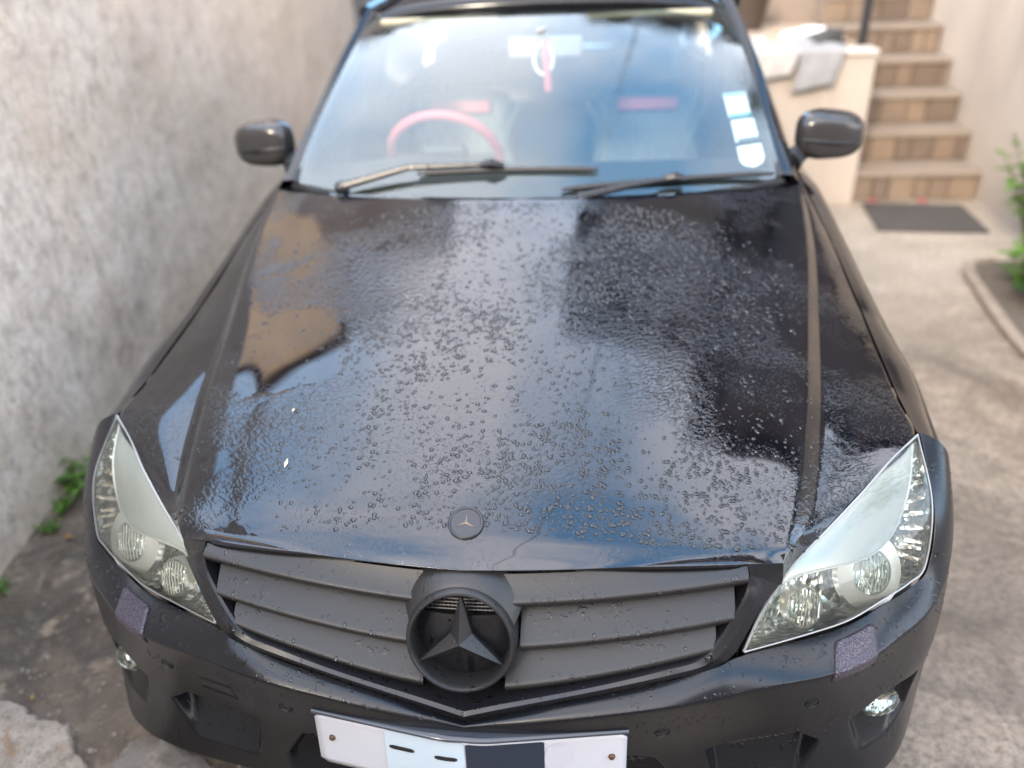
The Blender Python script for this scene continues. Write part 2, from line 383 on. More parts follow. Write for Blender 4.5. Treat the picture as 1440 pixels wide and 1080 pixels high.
# badge
def frame_at(x, y):
    d = (HG[..., 0] - x) ** 2 + (HG[..., 1] - y) ** 2; i, j = np.unravel_index(d.argmin(), d.shape)
    i = min(max(i, 1), HG.shape[0] - 2); j = min(max(j, 1), HG.shape[1] - 2)
    n = np.cross(HG[i, j + 1] - HG[i, j - 1], HG[i + 1, j] - HG[i - 1, j]); n /= np.linalg.norm(n)
    return Vector(HG[i, j]), Vector(n if n[2] > 0 else -n)
def basis(n, up=(0, 1, 0)):
    n = Vector(n).normalized(); u = Vector(up); u = (u - n * u.dot(n)).normalized(); r = u.cross(n)
    return Matrix((r, u, n)).transposed()      # columns: right, up, normal
def lathe(prof, n=48):
    V = []; F = []
    k = len(prof)
    for j in range(n):
        th = 2 * math.pi * j / n
        for r_, h in prof: V.append((r_ * math.cos(th), r_ * math.sin(th), h))
    for j in range(n):
        for i in range(k - 1): F.append((j * k + i + 1, ((j + 1) % n) * k + i + 1, ((j + 1) % n) * k + i, j * k + i))
    return V, F
def xf(V, B, o): return [B @ Vector(v) + Vector(o) for v in V]
def star_mesh(r, w, h, base=0.0):
    """three-pointed star, ridged, tips on radius r"""
    V = [(0, 0, h)]; tips = []; ins = []
    for k in range(3):
        a = math.pi / 2 + k * 2 * math.pi / 3
        tips.append(len(V)); V.append((r * math.cos(a), r * math.sin(a), base + h * .22))
        b = a + math.pi / 3
        ins.append(len(V)); V.append((w * math.cos(b), w * math.sin(b), base))
    F = []
    for k in range(3): F += [(0, ins[(k - 1) % 3], tips[k]), (0, tips[k], ins[k])]
    # sides
    o = len(V); V += [(x, y, base - h * .5) for x, y, z in V[1:]]
    ring = [ins[2], tips[0], ins[0], tips[1], ins[1], tips[2]]
    for a, b in zip(ring, ring[1:] + ring[:1]): F.append((a, a + o - 1, b + o - 1, b))
    return V, F
bp, bn = frame_at(0, .097)
Bm = basis(bn)
V, F = lathe([(0, .0030), (.0235, .0030), (.0245, .0042), (.0270, .0046), (.0285, .0034), (.0288, -.004)])
M['badge'] = simple('gunmetal_badge', (.022, .022, .024), .34, .2, bscale=150)
bad = mesh('badge', xf(V, Bm, bp), F, M['badge'], car, sharp=40)
V, F = star_mesh(.0165, .0026, .0016); mesh('star_emblem', xf(V, Bm, bp + bn * .0036), F, simple('bronze_line', (.16, .13, .11), .35, .5), bad, smooth=False)

# ---- grille
def yg(x, z): return .033 + .22 * x * x - (.755 - z) * .31
SI = crv([(0, -.037, .529), (.054, -.032, .543), (.203, -.014, .575), (.313, .006, .599), (.367, .019, .612), (.397, .034, .642), (.430, .058, .702), (.440, .074, .738)], 110)
SO = crv([(0, -.044, .508), (.054, -.039, .524), (.203, -.020, .558), (.351, .007, .583), (.394, .018, .595), (.424, .030, .618), (.458, .060, .676), (.494, .102, .694)], 110)
def both(A): return np.concatenate([A[::-1][:-1] * MIR, A])
si, so = both(SI), both(SO)
mid = (si + so) / 2 + np.array([0, -.007, .005])
back = si + np.array([0, .045, -.004])
fr = grid('grille_frame', np.stack([back, si, si * .75 + mid * .25 + np.array([0, -.002, .001]), mid, so * .9 + mid * .1, so, so + np.array([0, .02, -.008])]), M['trim'], car, flip=True, sharp=30)
# dark mesh behind the slats
gb = MB()
for k in range(15):
    z = .525 + k * .015; xs = np.linspace(-.44, .44, 45)
    gb.tube([(x, yg(x, z) + .075, z) for x in xs], .0026, 5)
for x in np.arange(-.44, .441, .016): gb.tube([(x, yg(x, z) + .076, z) for z in (.52, .6, .68, .73)], .0024, 5)
gm = gb.build('grille_mesh', M['mesh'], car)
X, Z = np.meshgrid(np.linspace(-.46, .46, 30), np.linspace(.49, .750, 8), indexing='ij')
grid('grille_back', np.stack([X, yg(X, Z) + .10, Z], -1), M['black'], car)
SL = [(.064, .711, .437, .737), (.090, .642, .420, .677), (.066, .574, .393, .630)]
for sgn in (-1, 1):
    for q, (x0, z0, x1, z1) in enumerate(SL):
        xs = np.linspace(x0, x1, 24); zz = z0 + (z1 - z0) * ((xs - x0) / (x1 - x0)) ** 1.15
        yy = yg(xs, zz)
        rows = [(.028, .030 - .020 * (xs / .43) ** 2) if q == 0 else (.052, .042), (.006, .0035), (.002, .0018), (.0, 0), (-.003, -.002), (-.0035, -.006), (.004, -.019), (.008, -.022), (.03, -.022)]
        G = np.stack([np.stack([xs * sgn, yy + dy, zz + dz], -1) for dy, dz in rows])
        s_ = grid('slat', G, M['slat'], car, flip=(sgn > 0), sharp=60)
for sgn in (-1, 1):
    mm = MIR if sgn < 0 else np.ones(3)
    tri = np.array([[(.436, .084, .750), (.440, .076, .736), (.466, .088, .712), (.495, .104, .692)], [(.468, .100, .739), (.472, .098, .722), (.484, .104, .706), (.499, .112, .688)], [(.497, .115, .728), (.499, .116, .716), (.501, .118, .700), (.503, .122, .680)]])
    tri = tri + np.array([0, -.0015, 0]); orient(grid('bonnet_corner', tri * mm, M['paint'], hood), (0, -1, .3))
# ring and star
rc = Vector((0.0, -.015, .659)); rn = Vector((0, -math.cos(R(19)), math.sin(R(19)))); RB = basis(rn, (0, 0, 1))
V, F = lathe([(.0752, -.050), (.0752, .000), (.0764, .006), (.0790, .0095), (.0822, .0090), (.0852, .004), (.0866, -.004), (.0872, -.05)], 72)
ring = mesh('star_ring', xf(V, RB, rc), F, M['slat'], car, sharp=40)
V, F = star_mesh(.0772, .0195, .016, -.004); mesh('star', xf(V, RB, rc), F, M['slat'], ring, smooth=False)
# sculpted cup behind the star, with a mesh window at the top
CG = []
for yy in np.linspace(-.0748, .030, 26):
    hw = math.sqrt(max(1e-8, .0752 ** 2 - yy * yy))
    CG.append([(x, yy, -.022 - .014 * ((x * x + yy * yy) / .0752 ** 2)) for x in np.linspace(-hw, hw, 25)])
CG.append([(x, y - .0004, z - .02) for x, y, z in CG[-1]])
mesh('star_cup', xf(np.array(CG).reshape(-1, 3), RB, rc), [(i * 25 + j, i * 25 + j + 1, (i + 1) * 25 + j + 1, (i + 1) * 25 + j) for i in range(26) for j in range(24)], M['trim'], ring, sharp=50)
mb = MB()
for k in range(9):
    h = .026 + k * .0058
    hw = math.sqrt(max(0, .072 ** 2 - h * h)); mb.tube(xf([(-hw, h, -.042), (0, h, -.040), (hw, h, -.042)], RB, rc), .0011, 4)
for k in range(-11, 12):
    x = k * .0066; hh = math.sqrt(max(0, .072 ** 2 - x * x))
    if hh > .028: mb.tube(xf([(x, .024, -.041), (x, hh, -.043)], RB, rc), .0011, 4)
mb.build('star_mesh', M['mesh'], ring)
V, F = lathe([(0, -.058), (.074, -.058)], 40); mesh('star_back', xf(V, RB, rc), F, M['black'], ring)
# fairing over the ring, up to the bonnet edge
th = np.linspace(R(18), R(162), 30)
ringf = np.array([tuple(RB @ Vector((.0866 * math.cos(a), .0866 * math.sin(a), -.004)) + rc) for a in th])
upf = np.array([(.112 * math.cos(a), .046 + .02 * (math.cos(a) ** 2), .682 + .072 * math.sin(a)) for a in th])
grid('star_fairing', np.stack([ringf, ringf * .6 + upf * .4 + np.array([0, -.002, .004]), upf]), M['slat'], car, flip=True)

# ---- front bumper
BR = [
 [(0, -.045, .5075), (.126, -.031, .540), (.30, -.004, .5735), (.39, .018, .592), (.438, .046, .592), (.551, .108, .571), (.629, .146, .569), (.692, .186, .577), (.752, .230, .579), (.791, .266, .597), (.805, .325, .675), (.806, .456, .758)],
 [(0, -.056, .505), (.126, -.055, .530), (.30, -.040, .557), (.39, -.018, .561), (.45, .004, .559), (.57, .047, .552), (.65, .090, .549), (.715, .142, .548), (.785, .208, .547), (.840, .290, .558), (.868, .365, .602), (.878, .456, .672)],
 [(0, -.042, .42), (.126, -.034, .42), (.30, -.004, .42), (.39, .020, .42), (.45, .037, .42), (.57, .068, .42), (.65, .098, .42), (.715, .136, .422), (.785, .196, .43), (.845, .280, .45), (.873, .360, .48), (.885, .445, .52)],
 [(0, -.030, .31), (.126, -.022, .31), (.30, .005, .31), (.39, .027, .31), (.45, .041, .31), (.57, .072, .31), (.65, .100, .31), (.715, .137, .312), (.785, .199, .32), (.845, .285, .33), (.871, .360, .35), (.882, .420, .38)],
 [(0, -.022, .212), (.126, -.014, .212), (.30, .010, .212), (.39, .029, .212), (.45, .041, .211), (.57, .065, .208), (.65, .087, .206), (.715, .115, .205), (.775, .163, .205), (.830, .248, .207), (.858, .330, .210), (.870, .402, .215)],
]
NC = 330
cols = [crv(k, NC) for k in BR]
lip = cols[-1] + np.array([0, .012, -.012]); under = cols[-1] * np.array([.93, 1, 1]) + np.array([0, .14, -.014])
K = np.stack([cols[0] + np.array([0, .016, -.03]), cols[0]] + cols[1:] + [lip, under])        # 8 rows x NC
# rows: hidden flange, top, then a rounded band down to the crease, face, valance
vseg = [(0, 4), (1, 40), (2, 46), (3, 46), (4, 38), (5, 6), (6, 6)]
rows = []
for a, n in vseg:
    for t in np.linspace(0, 1, n, endpoint=False):
        if a in (0, 5, 6): rows.append(K[a] * (1 - t) + K[a + 1] * t)
        elif a == 1:     # band: slightly convex, softened into the crease
            P = K[1] * (1 - t) + K[2] * t
            we = sstep(.80, 1.0, np.linspace(0, 1, NC))[:, None]
            rows.append(P + np.array([0, -.003, .003]) * math.sin(math.pi * t) * (1 - we) + np.array([.013, 0, .013]) * math.sin(math.pi * t) * we)
        else:
            P0, P1, P2, P3 = K[a - 1] if a > 2 else 2 * K[a] - K[a + 1], K[a], K[a + 1], K[min(a + 2, 5)]
            rows.append(.5 * (2 * P1 + (P2 - P0) * t + (2 * P0 - 5 * P1 + 4 * P2 - P3) * t * t + (3 * P1 - P0 - 3 * P2 + P3) * t ** 3))
rows.append(K[-1])
BG = np.stack(rows)                                     # (rows, NC, 3), right half
def smooth_rows(G, i0, i1, it):
    for _ in range(it):
        G[i0:i1] = .5 * G[i0:i1] + .25 * (G[i0 - 1:i1 - 1] + G[i0 + 1:i1 + 1])
    return G
BG = smooth_rows(BG, 40, 49, 6)
def sd_poly(px, pz, poly):
    """signed distance to a polygon, negative inside"""
    poly = np.array(poly, float); d = np.full(px.shape, 1e9); ins = np.zeros(px.shape, bool)
    for (ax, az), (bx, bz) in zip(poly, np.roll(poly, -1, 0)):
        ex, ez = bx - ax, bz - az; t = np.clip(((px - ax) * ex + (pz - az) * ez) / (ex * ex + ez * ez), 0, 1)
        d = np.minimum(d, np.hypot(px - ax - t * ex, pz - az - t * ez))
        c = (az > pz) != (bz > pz); xi = (bx - ax) * (pz - az) / np.where(bz == az, 1e-9, bz - az) + ax; ins ^= c & (px < xi)
    return np.where(ins, -d, d)
BASE = BG.copy()
px, pz = BASE[..., 0], BASE[..., 2]
side_in = [(.405, .375), (.43, .382), (.545, .386), (.590, .350), (.560, .262), (.43, .262)]
cent_in = [(-.33, .392), (.255, .392), (.300, .375), (.345, .30), (.345, .245), (-.33, .245)]
fog_in = [(.660, .385), (.700, .408), (.745, .410), (.785, .395), (.775, .33), (.735, .285), (.690, .290)]
def recess(G, poly, depth, ztop, zbot, edge=.010, dirn=(0, 1, 0), flat=False):
    s = sd_poly(px, pz, poly); m = sstep(edge, -edge * .6, s)
    ramp = np.clip((pz - zbot) / (ztop - zbot), 0, 1) if not flat else 1.0
    return G + (m * depth * ramp)[..., None] * np.array(dirn)
BG = recess(BG, side_in, .060, .375, .262)
BG = recess(BG, cent_in, .060, .380, .230, .012)
BG = recess(BG, fog_in, .046, .400, .285, .012, (-.35, .93, 0))
# groove round the tow-eye cover (one side only) and the washer flaps
BL = BG.copy()
s_ = sd_poly(px, pz, [(.430, .432), (.500, .437), (.500, .470), (.430, .470)]); BL[..., 1] += .0022 * np.exp(-(s_ / .0018) ** 2)
both_g = np.concatenate([BL[:, ::-1][:, :-1] * MIR, BG], 1)
bumper = orient(grid('front_bumper', both_g, M['bumper'], car, flip=True), (0, -1, 0))
# surface lookup on the undeformed bumper face
def bump_pt(x, z):
    sx = abs(x); d = (BASE[45:, :, 0] - sx) ** 2 + (BASE[45:, :, 2] - z) ** 2; i, j = np.unravel_index(d.argmin(), d.shape); i += 45
    j = min(max(j, 2), NC - 3); i = min(max(i, 2), BASE.shape[0] - 3)
    n = np.cross(BASE[i + 2, j] - BASE[i - 2, j], BASE[i, j + 2] - BASE[i, j - 2]); n /= np.linalg.norm(n)
    if n[1] > 0: n = -n
    p = BASE[i, j].copy()
    if x < 0: p = p * MIR; n = n * MIR
    return Vector(p), Vector(n)
for x, z in ((-.318, .468), (.318, .468), (-.566, .476), (.566, .476)):
    p, n = bump_pt(x, z); B = basis(n, (0, 0, 1))
    V, F = lathe([(0, .0012), (.0090, .0010), (.0100, .0004), (.0104, -.0010), (.0112, -.0010), (.0118, .0014), (.0132, .0012), (.0136, -.003)], 32)
    mesh('parking_sensor', xf(V, B, p), F, M['bumper'], car, sharp=40)
# headlight washer flaps: patches of the bumper lifted a little
M['flap'] = m_paint('beaded_purple_black_paint', (.020, .015, .022), .10, .3)
t_ = NT('beaded_flap'); P_ = t_.n('TexCoord').outputs['Object']
d_ = t_.n('TexVoronoi', {'Vector': P_, 'Scale': 330}); d2_ = t_.n('TexVoronoi', {'Vector': P_, 'Scale': 190})
bb = t_.math('ADD', t_.ramp(d_.outputs['Distance'], [(0, 1), (.3, .7), (.5, 0)]), t_.ramp(d2_.outputs['Distance'], [(0, 1), (.3, .7), (.5, 0)]))
M['flap'] = t_.pbr(Base_Color=(.035, .026, .038), Roughness=.06, Normal=t_.bump(bb, 1.0, .0007))
for sgn in (-1, 1):
    i0, i1 = 5, 78
    jj = np.where((BASE[30, :, 0] > .55) & (BASE[30, :, 0] < .74))[0]
    sub = BASE[i0:i1, jj[0]:jj[-1]]
    n = np.cross(np.gradient(sub, axis=0), np.gradient(sub, axis=1)); n /= np.linalg.norm(n, axis=-1, keepdims=True)
    n = np.where(n[..., 1:2] > 0, -n, n)
    arc = np.cumsum(np.linalg.norm(np.diff(sub, axis=0, prepend=sub[:1]), axis=-1), 0) + .0015      # distance below the top edge
    FP = [(.597, .026), (.604, .019), (.664, .016), (.671, .021), (.668, .066), (.657, .078), (.586, .086)]
    sdv = sd_poly(sub[..., 0], arc, FP)
    off = sub + n * (.0030 * sstep(.0015, -.0025, sdv) - .004 * sstep(-.001, .005, sdv))[..., None]
    keep = sdv < .0035
    idx = -np.ones(keep.shape, int); idx[keep] = np.arange(keep.sum())
    F = [(idx[i, j], idx[i + 1, j], idx[i + 1, j + 1], idx[i, j + 1]) for i in range(keep.shape[0] - 1) for j in range(keep.shape[1] - 1) if keep[i, j] and keep[i + 1, j] and keep[i + 1, j + 1] and keep[i, j + 1]]
    wf = orient(mesh('washer_flap', off[keep] * (MIR if sgn < 0 else 1), F, M['flap'], car), (0, -1, .5))
    ring_ = []; poly_ = np.array(FP + FP[:1])
    for (ax_, az_), (bx_, bz_) in zip(poly_[:-1], poly_[1:]):
        for tt in np.linspace(0, 1, 8, endpoint=False):
            qx, qz = ax_ + (bx_ - ax_) * tt, az_ + (bz_ - az_) * tt; dd = (sub[..., 0] - qx) ** 2 + (arc - qz) ** 2; ii_ = np.unravel_index(dd.argmin(), dd.shape)
            ring_.append(Vector((sub[ii_] + n[ii_] * .0004) * (MIR if sgn < 0 else 1)))
    mb = MB(); mb.tube(ring_ + ring_[:1], .0014, 5, cap=False); mb.build('flap_gap', M['black'], wf)
# mesh inserts at the top of the intakes
def insert(x0, x1, z0, z1, dy, name='intake_mesh'):
    b = MB(); st = .011
    for k, z in enumerate(np.arange(z0, z1 + .001, st)):
        for x in np.arange(x0, x1, st * 1.3):
            xx = x + (st * .65 if k % 2 else 0)
            p = Vector((xx, float(np.interp(abs(xx), BASE[120, :, 0], BASE[120, :, 1])) + dy, z))
            a = [p + Vector((st * .62 * math.cos(t), .0, st * .62 * math.sin(t))) for t in np.arange(0, 6.5, math.pi / 3) + math.pi / 6]
            b.tube(a[:7], .0016, 4, cap=False)
    return b.build(name, M['mesh'], car, sharp=None)
for s in (-1, 1): insert(min(s * .415, s * .575), max(s * .415, s * .575), .345, .385, .036)
insert(-.30, .30, .30, .392, .040)
# fog lamps
M['fogref'] = m_reflector('dim_fog_reflector', 60, .003, (.42, .41, .38))
for s in (-1, 1):
    B = basis((.42 * s, -.86, .22), (0, 0, 1)); c = Vector((s * .724, .140, .376))
    fog = mesh('fog_lamp', xf([(x * 1.0, y * .52, z) for x, y, z in lathe([(0, .006), (.020, .004), (.034, -.004), (.041, -.014), (.043, -.03)], 40)[0]], B, c), lathe([(0, .006), (.020, .004), (.034, -.004), (.041, -.014), (.043, -.03)], 40)[1], M['lens'], car); orient(fog, (0, -1, .3))
    V, F = lathe([(0, -.034), (.02, -.030), (.036, -.018), (.0415, -.0145)], 40)
    mesh('fog_reflector', xf([(x, y * .52, z) for x, y, z in V], B, c), F, M['fogref'], fog)
# number plate bent round the nose
def plate_y(x): return -.066 + .16 * abs(x) + .02 * (1 - min(1, abs(x) / .05)) ** 2 * .3
def plate_pt(x, h): return (x, plate_y(x) + .10 * h - (.0), .482 + .0 - .12 * abs(x) * 0 + h * .98)
xs = np.linspace(-.26, .26, 53)
M['plate'] = simple('white_plate', (.47, .47, .49), .35, var=.06)
def plate_sheet(name, xa, xb, ha, hb, lift, mat, parent, n=40, rad=.008):
    X = np.linspace(xa, xb, n); G = []
    for h in np.linspace(ha, hb, 12):
        row = []
        for x in X:
            e = min(abs(x - xa), abs(x - xb)); inset = 0.0
            if e < rad: inset = rad - math.sqrt(max(0, rad * rad - (rad - e) ** 2))
            hh = min(max(h, ha + inset), hb - inset); q = plate_pt(x, hh); row.append((q[0], q[1] - lift, q[2]))
        G.append(row)
    return orient(grid(name, np.array(G), mat, parent, flip=False), (0, -1, 0))
hold = plate_sheet('number_plate_holder', -.262, .262, -.116, .008, -.004, M['black'], car); solid(hold, .016, -1)
M['ledge'] = simple('blue_black_holder_ledge', (.03, .035, .045), .12)
G = np.array([[(x, plate_y(x) + dy, .494 + dz) for x in np.linspace(-.262, .262, 60)] for dy, dz in ((-.010, -.004), (-.009, -.001), (-.004, .001), (.018, .0035), (.03, -.004))])
orient(grid('holder_ledge', G, M['ledge'], hold, flip=True), (0, -.3, 1))
plate = plate_sheet('number_plate', -.26, .26, -.111, 0, .003, M['plate'], car); solid(plate, .003, -1)
plate_sheet('cover_patch', -.135, .0, -.104, -.001, .0046, simple('pale_blue_censor', (.46, .54, .59), .5), plate, 30, .004)  # censoring blocks over the number, added as flat patches
plate_sheet('cover_patch', .002, .128, -.104, -.003, .0048, simple('navy_censor', (.016, .022, .038), .45), plate, 30, .002)
plate_sheet('cover_patch', .128, .172, -.075, -.008, .0044, simple('grey_tape', (.45, .435, .465), .5), plate, 30, .030)
plate_sheet('number_stroke', -.128, -.085, -.040, -.031, .0056, M['black'], plate, 8, .002)
plate_sheet('number_stroke', -.050, -.012, -.042, -.033, .0056, M['black'], plate, 8, .002)
M['screw'] = simple('rusty_screw', (.10, .05, .025), .5, .4)
for x in (-.232, .236):
    q = plate_pt(x, -.048); V, F = lathe([(0, .004), (.004, .0034), (.0055, .001), (.006, -.002)], 16)
    mesh('plate_screw', xf(V, basis((0, -1, .1), (0, 0, 1)), Vector(q) + Vector((0, -.004, 0))), F, M['screw'], plate)

# ---- headlights
HI = [(.4415, .052, .596), (.469, .091, .640), (.506, .130, .680), (.537, .162, .700), (.586, .211, .715), (.659, .289, .735), (.734, .379, .748), (.799, .448, .758)]
HO = [(.4415, .052, .594), (.551, .112, .576), (.629, .150, .575), (.692, .190, .584), (.751, .235, .586), (.786, .268, .601), (.799, .330, .690), (.799, .448, .756)]
def lamp_grid(nt_=60, nw=30, bul=.022):
    t = np.linspace(0, 1, nt_); A, Bc = crv(HI, ts=t), crv(HO, ts=t); w = np.linspace(0, 1, nw)[None, :, None]
    G = A[:, None] * (1 - w) + Bc[:, None] * w
    out = np.array([.42, -.72, .55]); out /= np.linalg.norm(out)
    s = (np.sin(np.pi * t) ** .7)[:, None, None] * (4 * w * (1 - w)) ** .8 * bul
    return G + out * s, out
LG, LOUT = lamp_grid(); M['rim'] = simple('lens_edge', (.30, .30, .29), .35, .3)
def lamp_at(t, w): return Vector(LG[int(round(t * 59)), int(round(w * 29))])
for sgn in (-1, 1):
    mm = MIR if sgn < 0 else np.ones(3); fl = sgn < 0
    hl = orient(grid('headlight', LG * mm, M['lens'], car, flip=not fl), (0, -1, 1))
    # chrome tub
    t = np.linspace(0, 1, 60)[:, None, None]; w = np.linspace(0, 1, 30)[None, :, None]
    dep = .090 * (np.sin(np.pi * t) ** .6) * (np.clip(4 * w * (1 - w), 0, 1) ** .45)
    grid('reflector_tub', (LG - LOUT * (.004 + dep)) * mm, M['reflector'], hl, flip=fl)
    # rim bead round the lens
    edge = np.concatenate([LG[:, 0], LG[::-1, -1]])
    mb = MB(); mb.tube([Vector(p * mm) for p in edge], .0019, 6); mb.build('lens_rim', M['rim'], hl)
    # pale panel under the upper lens, standing in for its sky reflection
    ti = np.linspace(16 / 59, 57 / 59, 40)
    G = []
    for tt in ti:
        f_ = tt * 59; i = int(f_); fr_ = f_ - i; row0 = LG[i] * (1 - fr_) + LG[min(i + 1, 59)] * fr_
        wm = .06 + .42 * float(sstep(.25, .62, np.array(tt))) - .10 * float(sstep(.8, 1, np.array(tt)))
        row = []
        for k, q in enumerate(np.linspace(.03, wm, 14)):
            g_ = q * 29; j = int(g_); p = row0[j] * (1 - (g_ - j)) + row0[min(j + 1, 29)] * (g_ - j)
            row.append(p - LOUT * (.010 + .004 * q))
        row.append(row[-1] - LOUT * .004 + np.array([0, -.0, -.003])); row.append(row[-1] - LOUT * .03)
        G.append(row)
    grid('lamp_brow', np.array(G) * mm, M['brow'], hl, flip=not fl, sharp=50)
    mb = MB(); mb.tube([Vector(np.array(g_[-3]) * mm) for g_ in G], .0022, 6); mb.build('brow_bead', M['bezel'], hl)
    ax = Vector((.22 * sgn, -.80, .50)).normalized()
    B = basis(ax, (0.15 * sgn, .4, 1))
    def lampset(tq, wq, rad, sx, sy, inset, bez, flutes, name):
        c = lamp_at(tq, wq); c = Vector((c.x * sgn, c.y, c.z)) - Vector(LOUT * mm) * inset
        prof = [(0, -.9 * rad), (.4 * rad, -.72 * rad), (.75 * rad, -.35 * rad), (rad, 0)]
        V, F = lathe(prof, 44)
        # vertical flutes in the bowl
        V = [(x * sx * (1 + .0), y * sy, z + .0016 * math.sin(x / rad * flutes * math.pi)) for x, y, z in V]
        bowl = mesh(name, xf(V, B, c), F, M['reflector'], hl)
        V, F = lathe([(.99 * rad, -.004), (1.0 * rad, .002), (1.06 * rad, .004), (bez * rad, -.004), (bez * rad * 1.02, -.02)], 56)
        mesh('lamp_bezel', xf([(x * sx, y * sy, z) for x, y, z in V], B, c), F, M['bezel'], hl, sharp=40)
        nn = 48; V = []; F = []
        rr = [0, .35, .7, .99]
        for a in range(nn):
            for r_ in rr:
                x, y = r_ * rad * math.cos(2 * math.pi * a / nn), r_ * rad * math.sin(2 * math.pi * a / nn)
                V.append((x * sx, y * sy, .007 * (1 - r_ * r_)))
        for a in range(nn):
            for i in range(3): F.append((a * 4 + i, ((a + 1) % nn) * 4 + i, ((a + 1) % nn) * 4 + i + 1, a * 4 + i + 1))
        orient(mesh('lamp_glass', xf(V, B, c), F, M['flute'], bowl), (0, -1, .5))
        mb = MB()
        for k in range(-4, 5):
            x = k / 4.6 * rad; hh = math.sqrt(max(0, rad * rad - x * x)) * .92
            mb.tube(xf([(x * sx, -hh * sy, .004), (x * sx, 0, .008 * (1 - (x / rad) ** 2) + .001), (x * sx, hh * sy, .004)], B, c), .0013, 5)
        mb.build('flute', M['chrome'], bowl)
    lampset(.52, .66, .034, .98, 1.12, .026, 1.75, 5, 'main_reflector')
    lampset(.235, .50, .029, 1.0, 1.1, .020, 1.10, 4, 'inner_reflector')
    # amber-tinted indicator facets in the outer corner
    mb = MB()
    for k in range(9):
        tq = .66 + k * .030; a_ = lamp_at(tq, .62); b_ = lamp_at(min(.97, tq + .05), .93)
        o_ = -LOUT * .022
        p0 = (np.array(a_) + o_ * 1.5) * mm; p1 = (np.array(b_) + o_ * .7) * mm
        mb.tube([p0, (p0 + p1) / 2 - np.array(LOUT * mm) * .008, p1], [.004, .008, .005], 6)
    mb.build('indicator_reflector', M['amber'] , hl)
    grid('lamp_housing', (LG - LOUT * (.006 + dep * 1.15)) * mm, M['black'], car, flip=fl)

# ---- front wings, doors, quarters: one skin cut into panels
SH_Y = [.44, .6, .8, 1.05, 1.3, 1.6, 2.2, 3.0, 3.7, 4.2, 4.45, 4.56]
def side_section(y):
    """(x, z) points from the upper edge down to the sill for a station y"""
    ex = np.interp(y, [.44, .585, .885, 1.135, 1.37, 1.45, 2.2, 3.2, 3.8, 4.3, 4.56], [.801, .7995, .8055, .7855, .7485, .747, .748, .735, .70, .66, .60])
    ez = np.interp(y, [.44, .585, .885, 1.135, 1.37, 1.45, 2.2, 3.2, 3.8, 4.3, 4.56], [.755, .769, .812, .891, .979, .993, 1.0, 1.02, 1.03, 1.02, .98])
    wd_ = np.interp(y, [.44, .7, 1.5, 3.2, 4.0, 4.35, 4.56], [.876, .886, .885, .885, .875, .84, .72])
    zs = np.interp(y, [.44, .7, 1.5, 4.0], [.67, .73, .77, .84])
    return np.array([(ex, ez), (ex + .45 * (wd_ - ex), ez - .22 * (ez - zs)), (ex + .82 * (wd_ - ex), ez - .62 * (ez - zs)), (wd_ - .002, zs - .01), (wd_ + .002, zs - .10), (wd_ - .008, .5), (wd_ - .012, .36), (wd_ - .035, .24), (wd_ - .09, .19)])
def arch_cut(P, y):
    for yc in (.763, 3.523):
        d = .345 ** 2 - (y - yc) ** 2
        if d > 0:
            zc = .325 + math.sqrt(d); Q = P.copy(); Q[:, 1] = np.maximum(P[:, 1], zc); P = Q
    return P
for sgn in (-1, 1):
    for nm, y0, y1 in (('front_wing', .459, 1.452), ('front_door', 1.457, 2.447), ('rear_door', 2.452, 3.25), ('rear_quarter', 3.255, 4.50)):
        ys = np.linspace(y0, y1, 70); G = []
        for y in ys:
            S = side_section(y); C2 = crv(np.column_stack([S, np.zeros(len(S))]), 42)[:, :2]
            # let the skin below the arch line follow the wheel opening
            C3 = arch_cut(C2, y); G.append([(sgn * x, y, z) for x, z in C3])
        o = orient(grid(nm, np.array(G), M['paint'], car, flip=(sgn < 0)), (sgn, 0, .3))
        if 'door' in nm:
            b = MB(); yh = y1 - .22; xh = .888
            b.tube([(sgn * (xh - .012), yh - .09, .80), (sgn * (xh + .022), yh - .07, .805), (sgn * (xh + .026), yh + .05, .808), (sgn * (xh - .008), yh + .08, .808)], [.008, .012, .012, .009], 8)
            b.build('door_handle', M['paint'], o)
# inner shadow liner so that gaps read dark
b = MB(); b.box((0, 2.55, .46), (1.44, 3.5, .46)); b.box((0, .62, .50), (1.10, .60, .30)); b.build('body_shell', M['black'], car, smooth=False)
for sgn in (-1, 1):
    for yc in (.763, 3.523):
        w_ = empty('wheel', (0, 0, 0)); w_.parent = car
        Bw = basis((sgn, 0, 0), (0, 0, 1)); c = Vector((sgn * .775, yc, .318))
        V, F = lathe([(.21, -.10), (.27, -.105), (.308, -.095), (.318, -.07), (.318, .07), (.308, .093), (.27, .100), (.225, .092), (.212, .08)], 56)
        mesh('tyre', xf(V, Bw, c), F, M['rubber'], w_, sharp=40)
        V, F = lathe([(.214, .086), (.207, .088), (.200, .070), (.196, -.05), (.05, -.04), (.0, -.04)], 56)
        rim = mesh('rim', xf(V, Bw, c), F, simple('dark_alloy', (.10, .10, .105), .3, .9), w_, sharp=40)
        b = MB()
        for k in range(10):
            a = 2 * math.pi * k / 10; b.tube(xf([(.03 * math.cos(a), .03 * math.sin(a), .045), (.12 * math.cos(a), .12 * math.sin(a), .058), (.203 * math.cos(a), .203 * math.sin(a), .070)], Bw, c), [.018, .013, .016], 8)
        V, F = lathe([(0, .062), (.035, .06), (.05, .05), (.055, 0)], 24); b.add(xf(V, Bw, c), F); b.build('spoke_set', simple('alloy', (.30, .30, .31), .3, .9), rim)

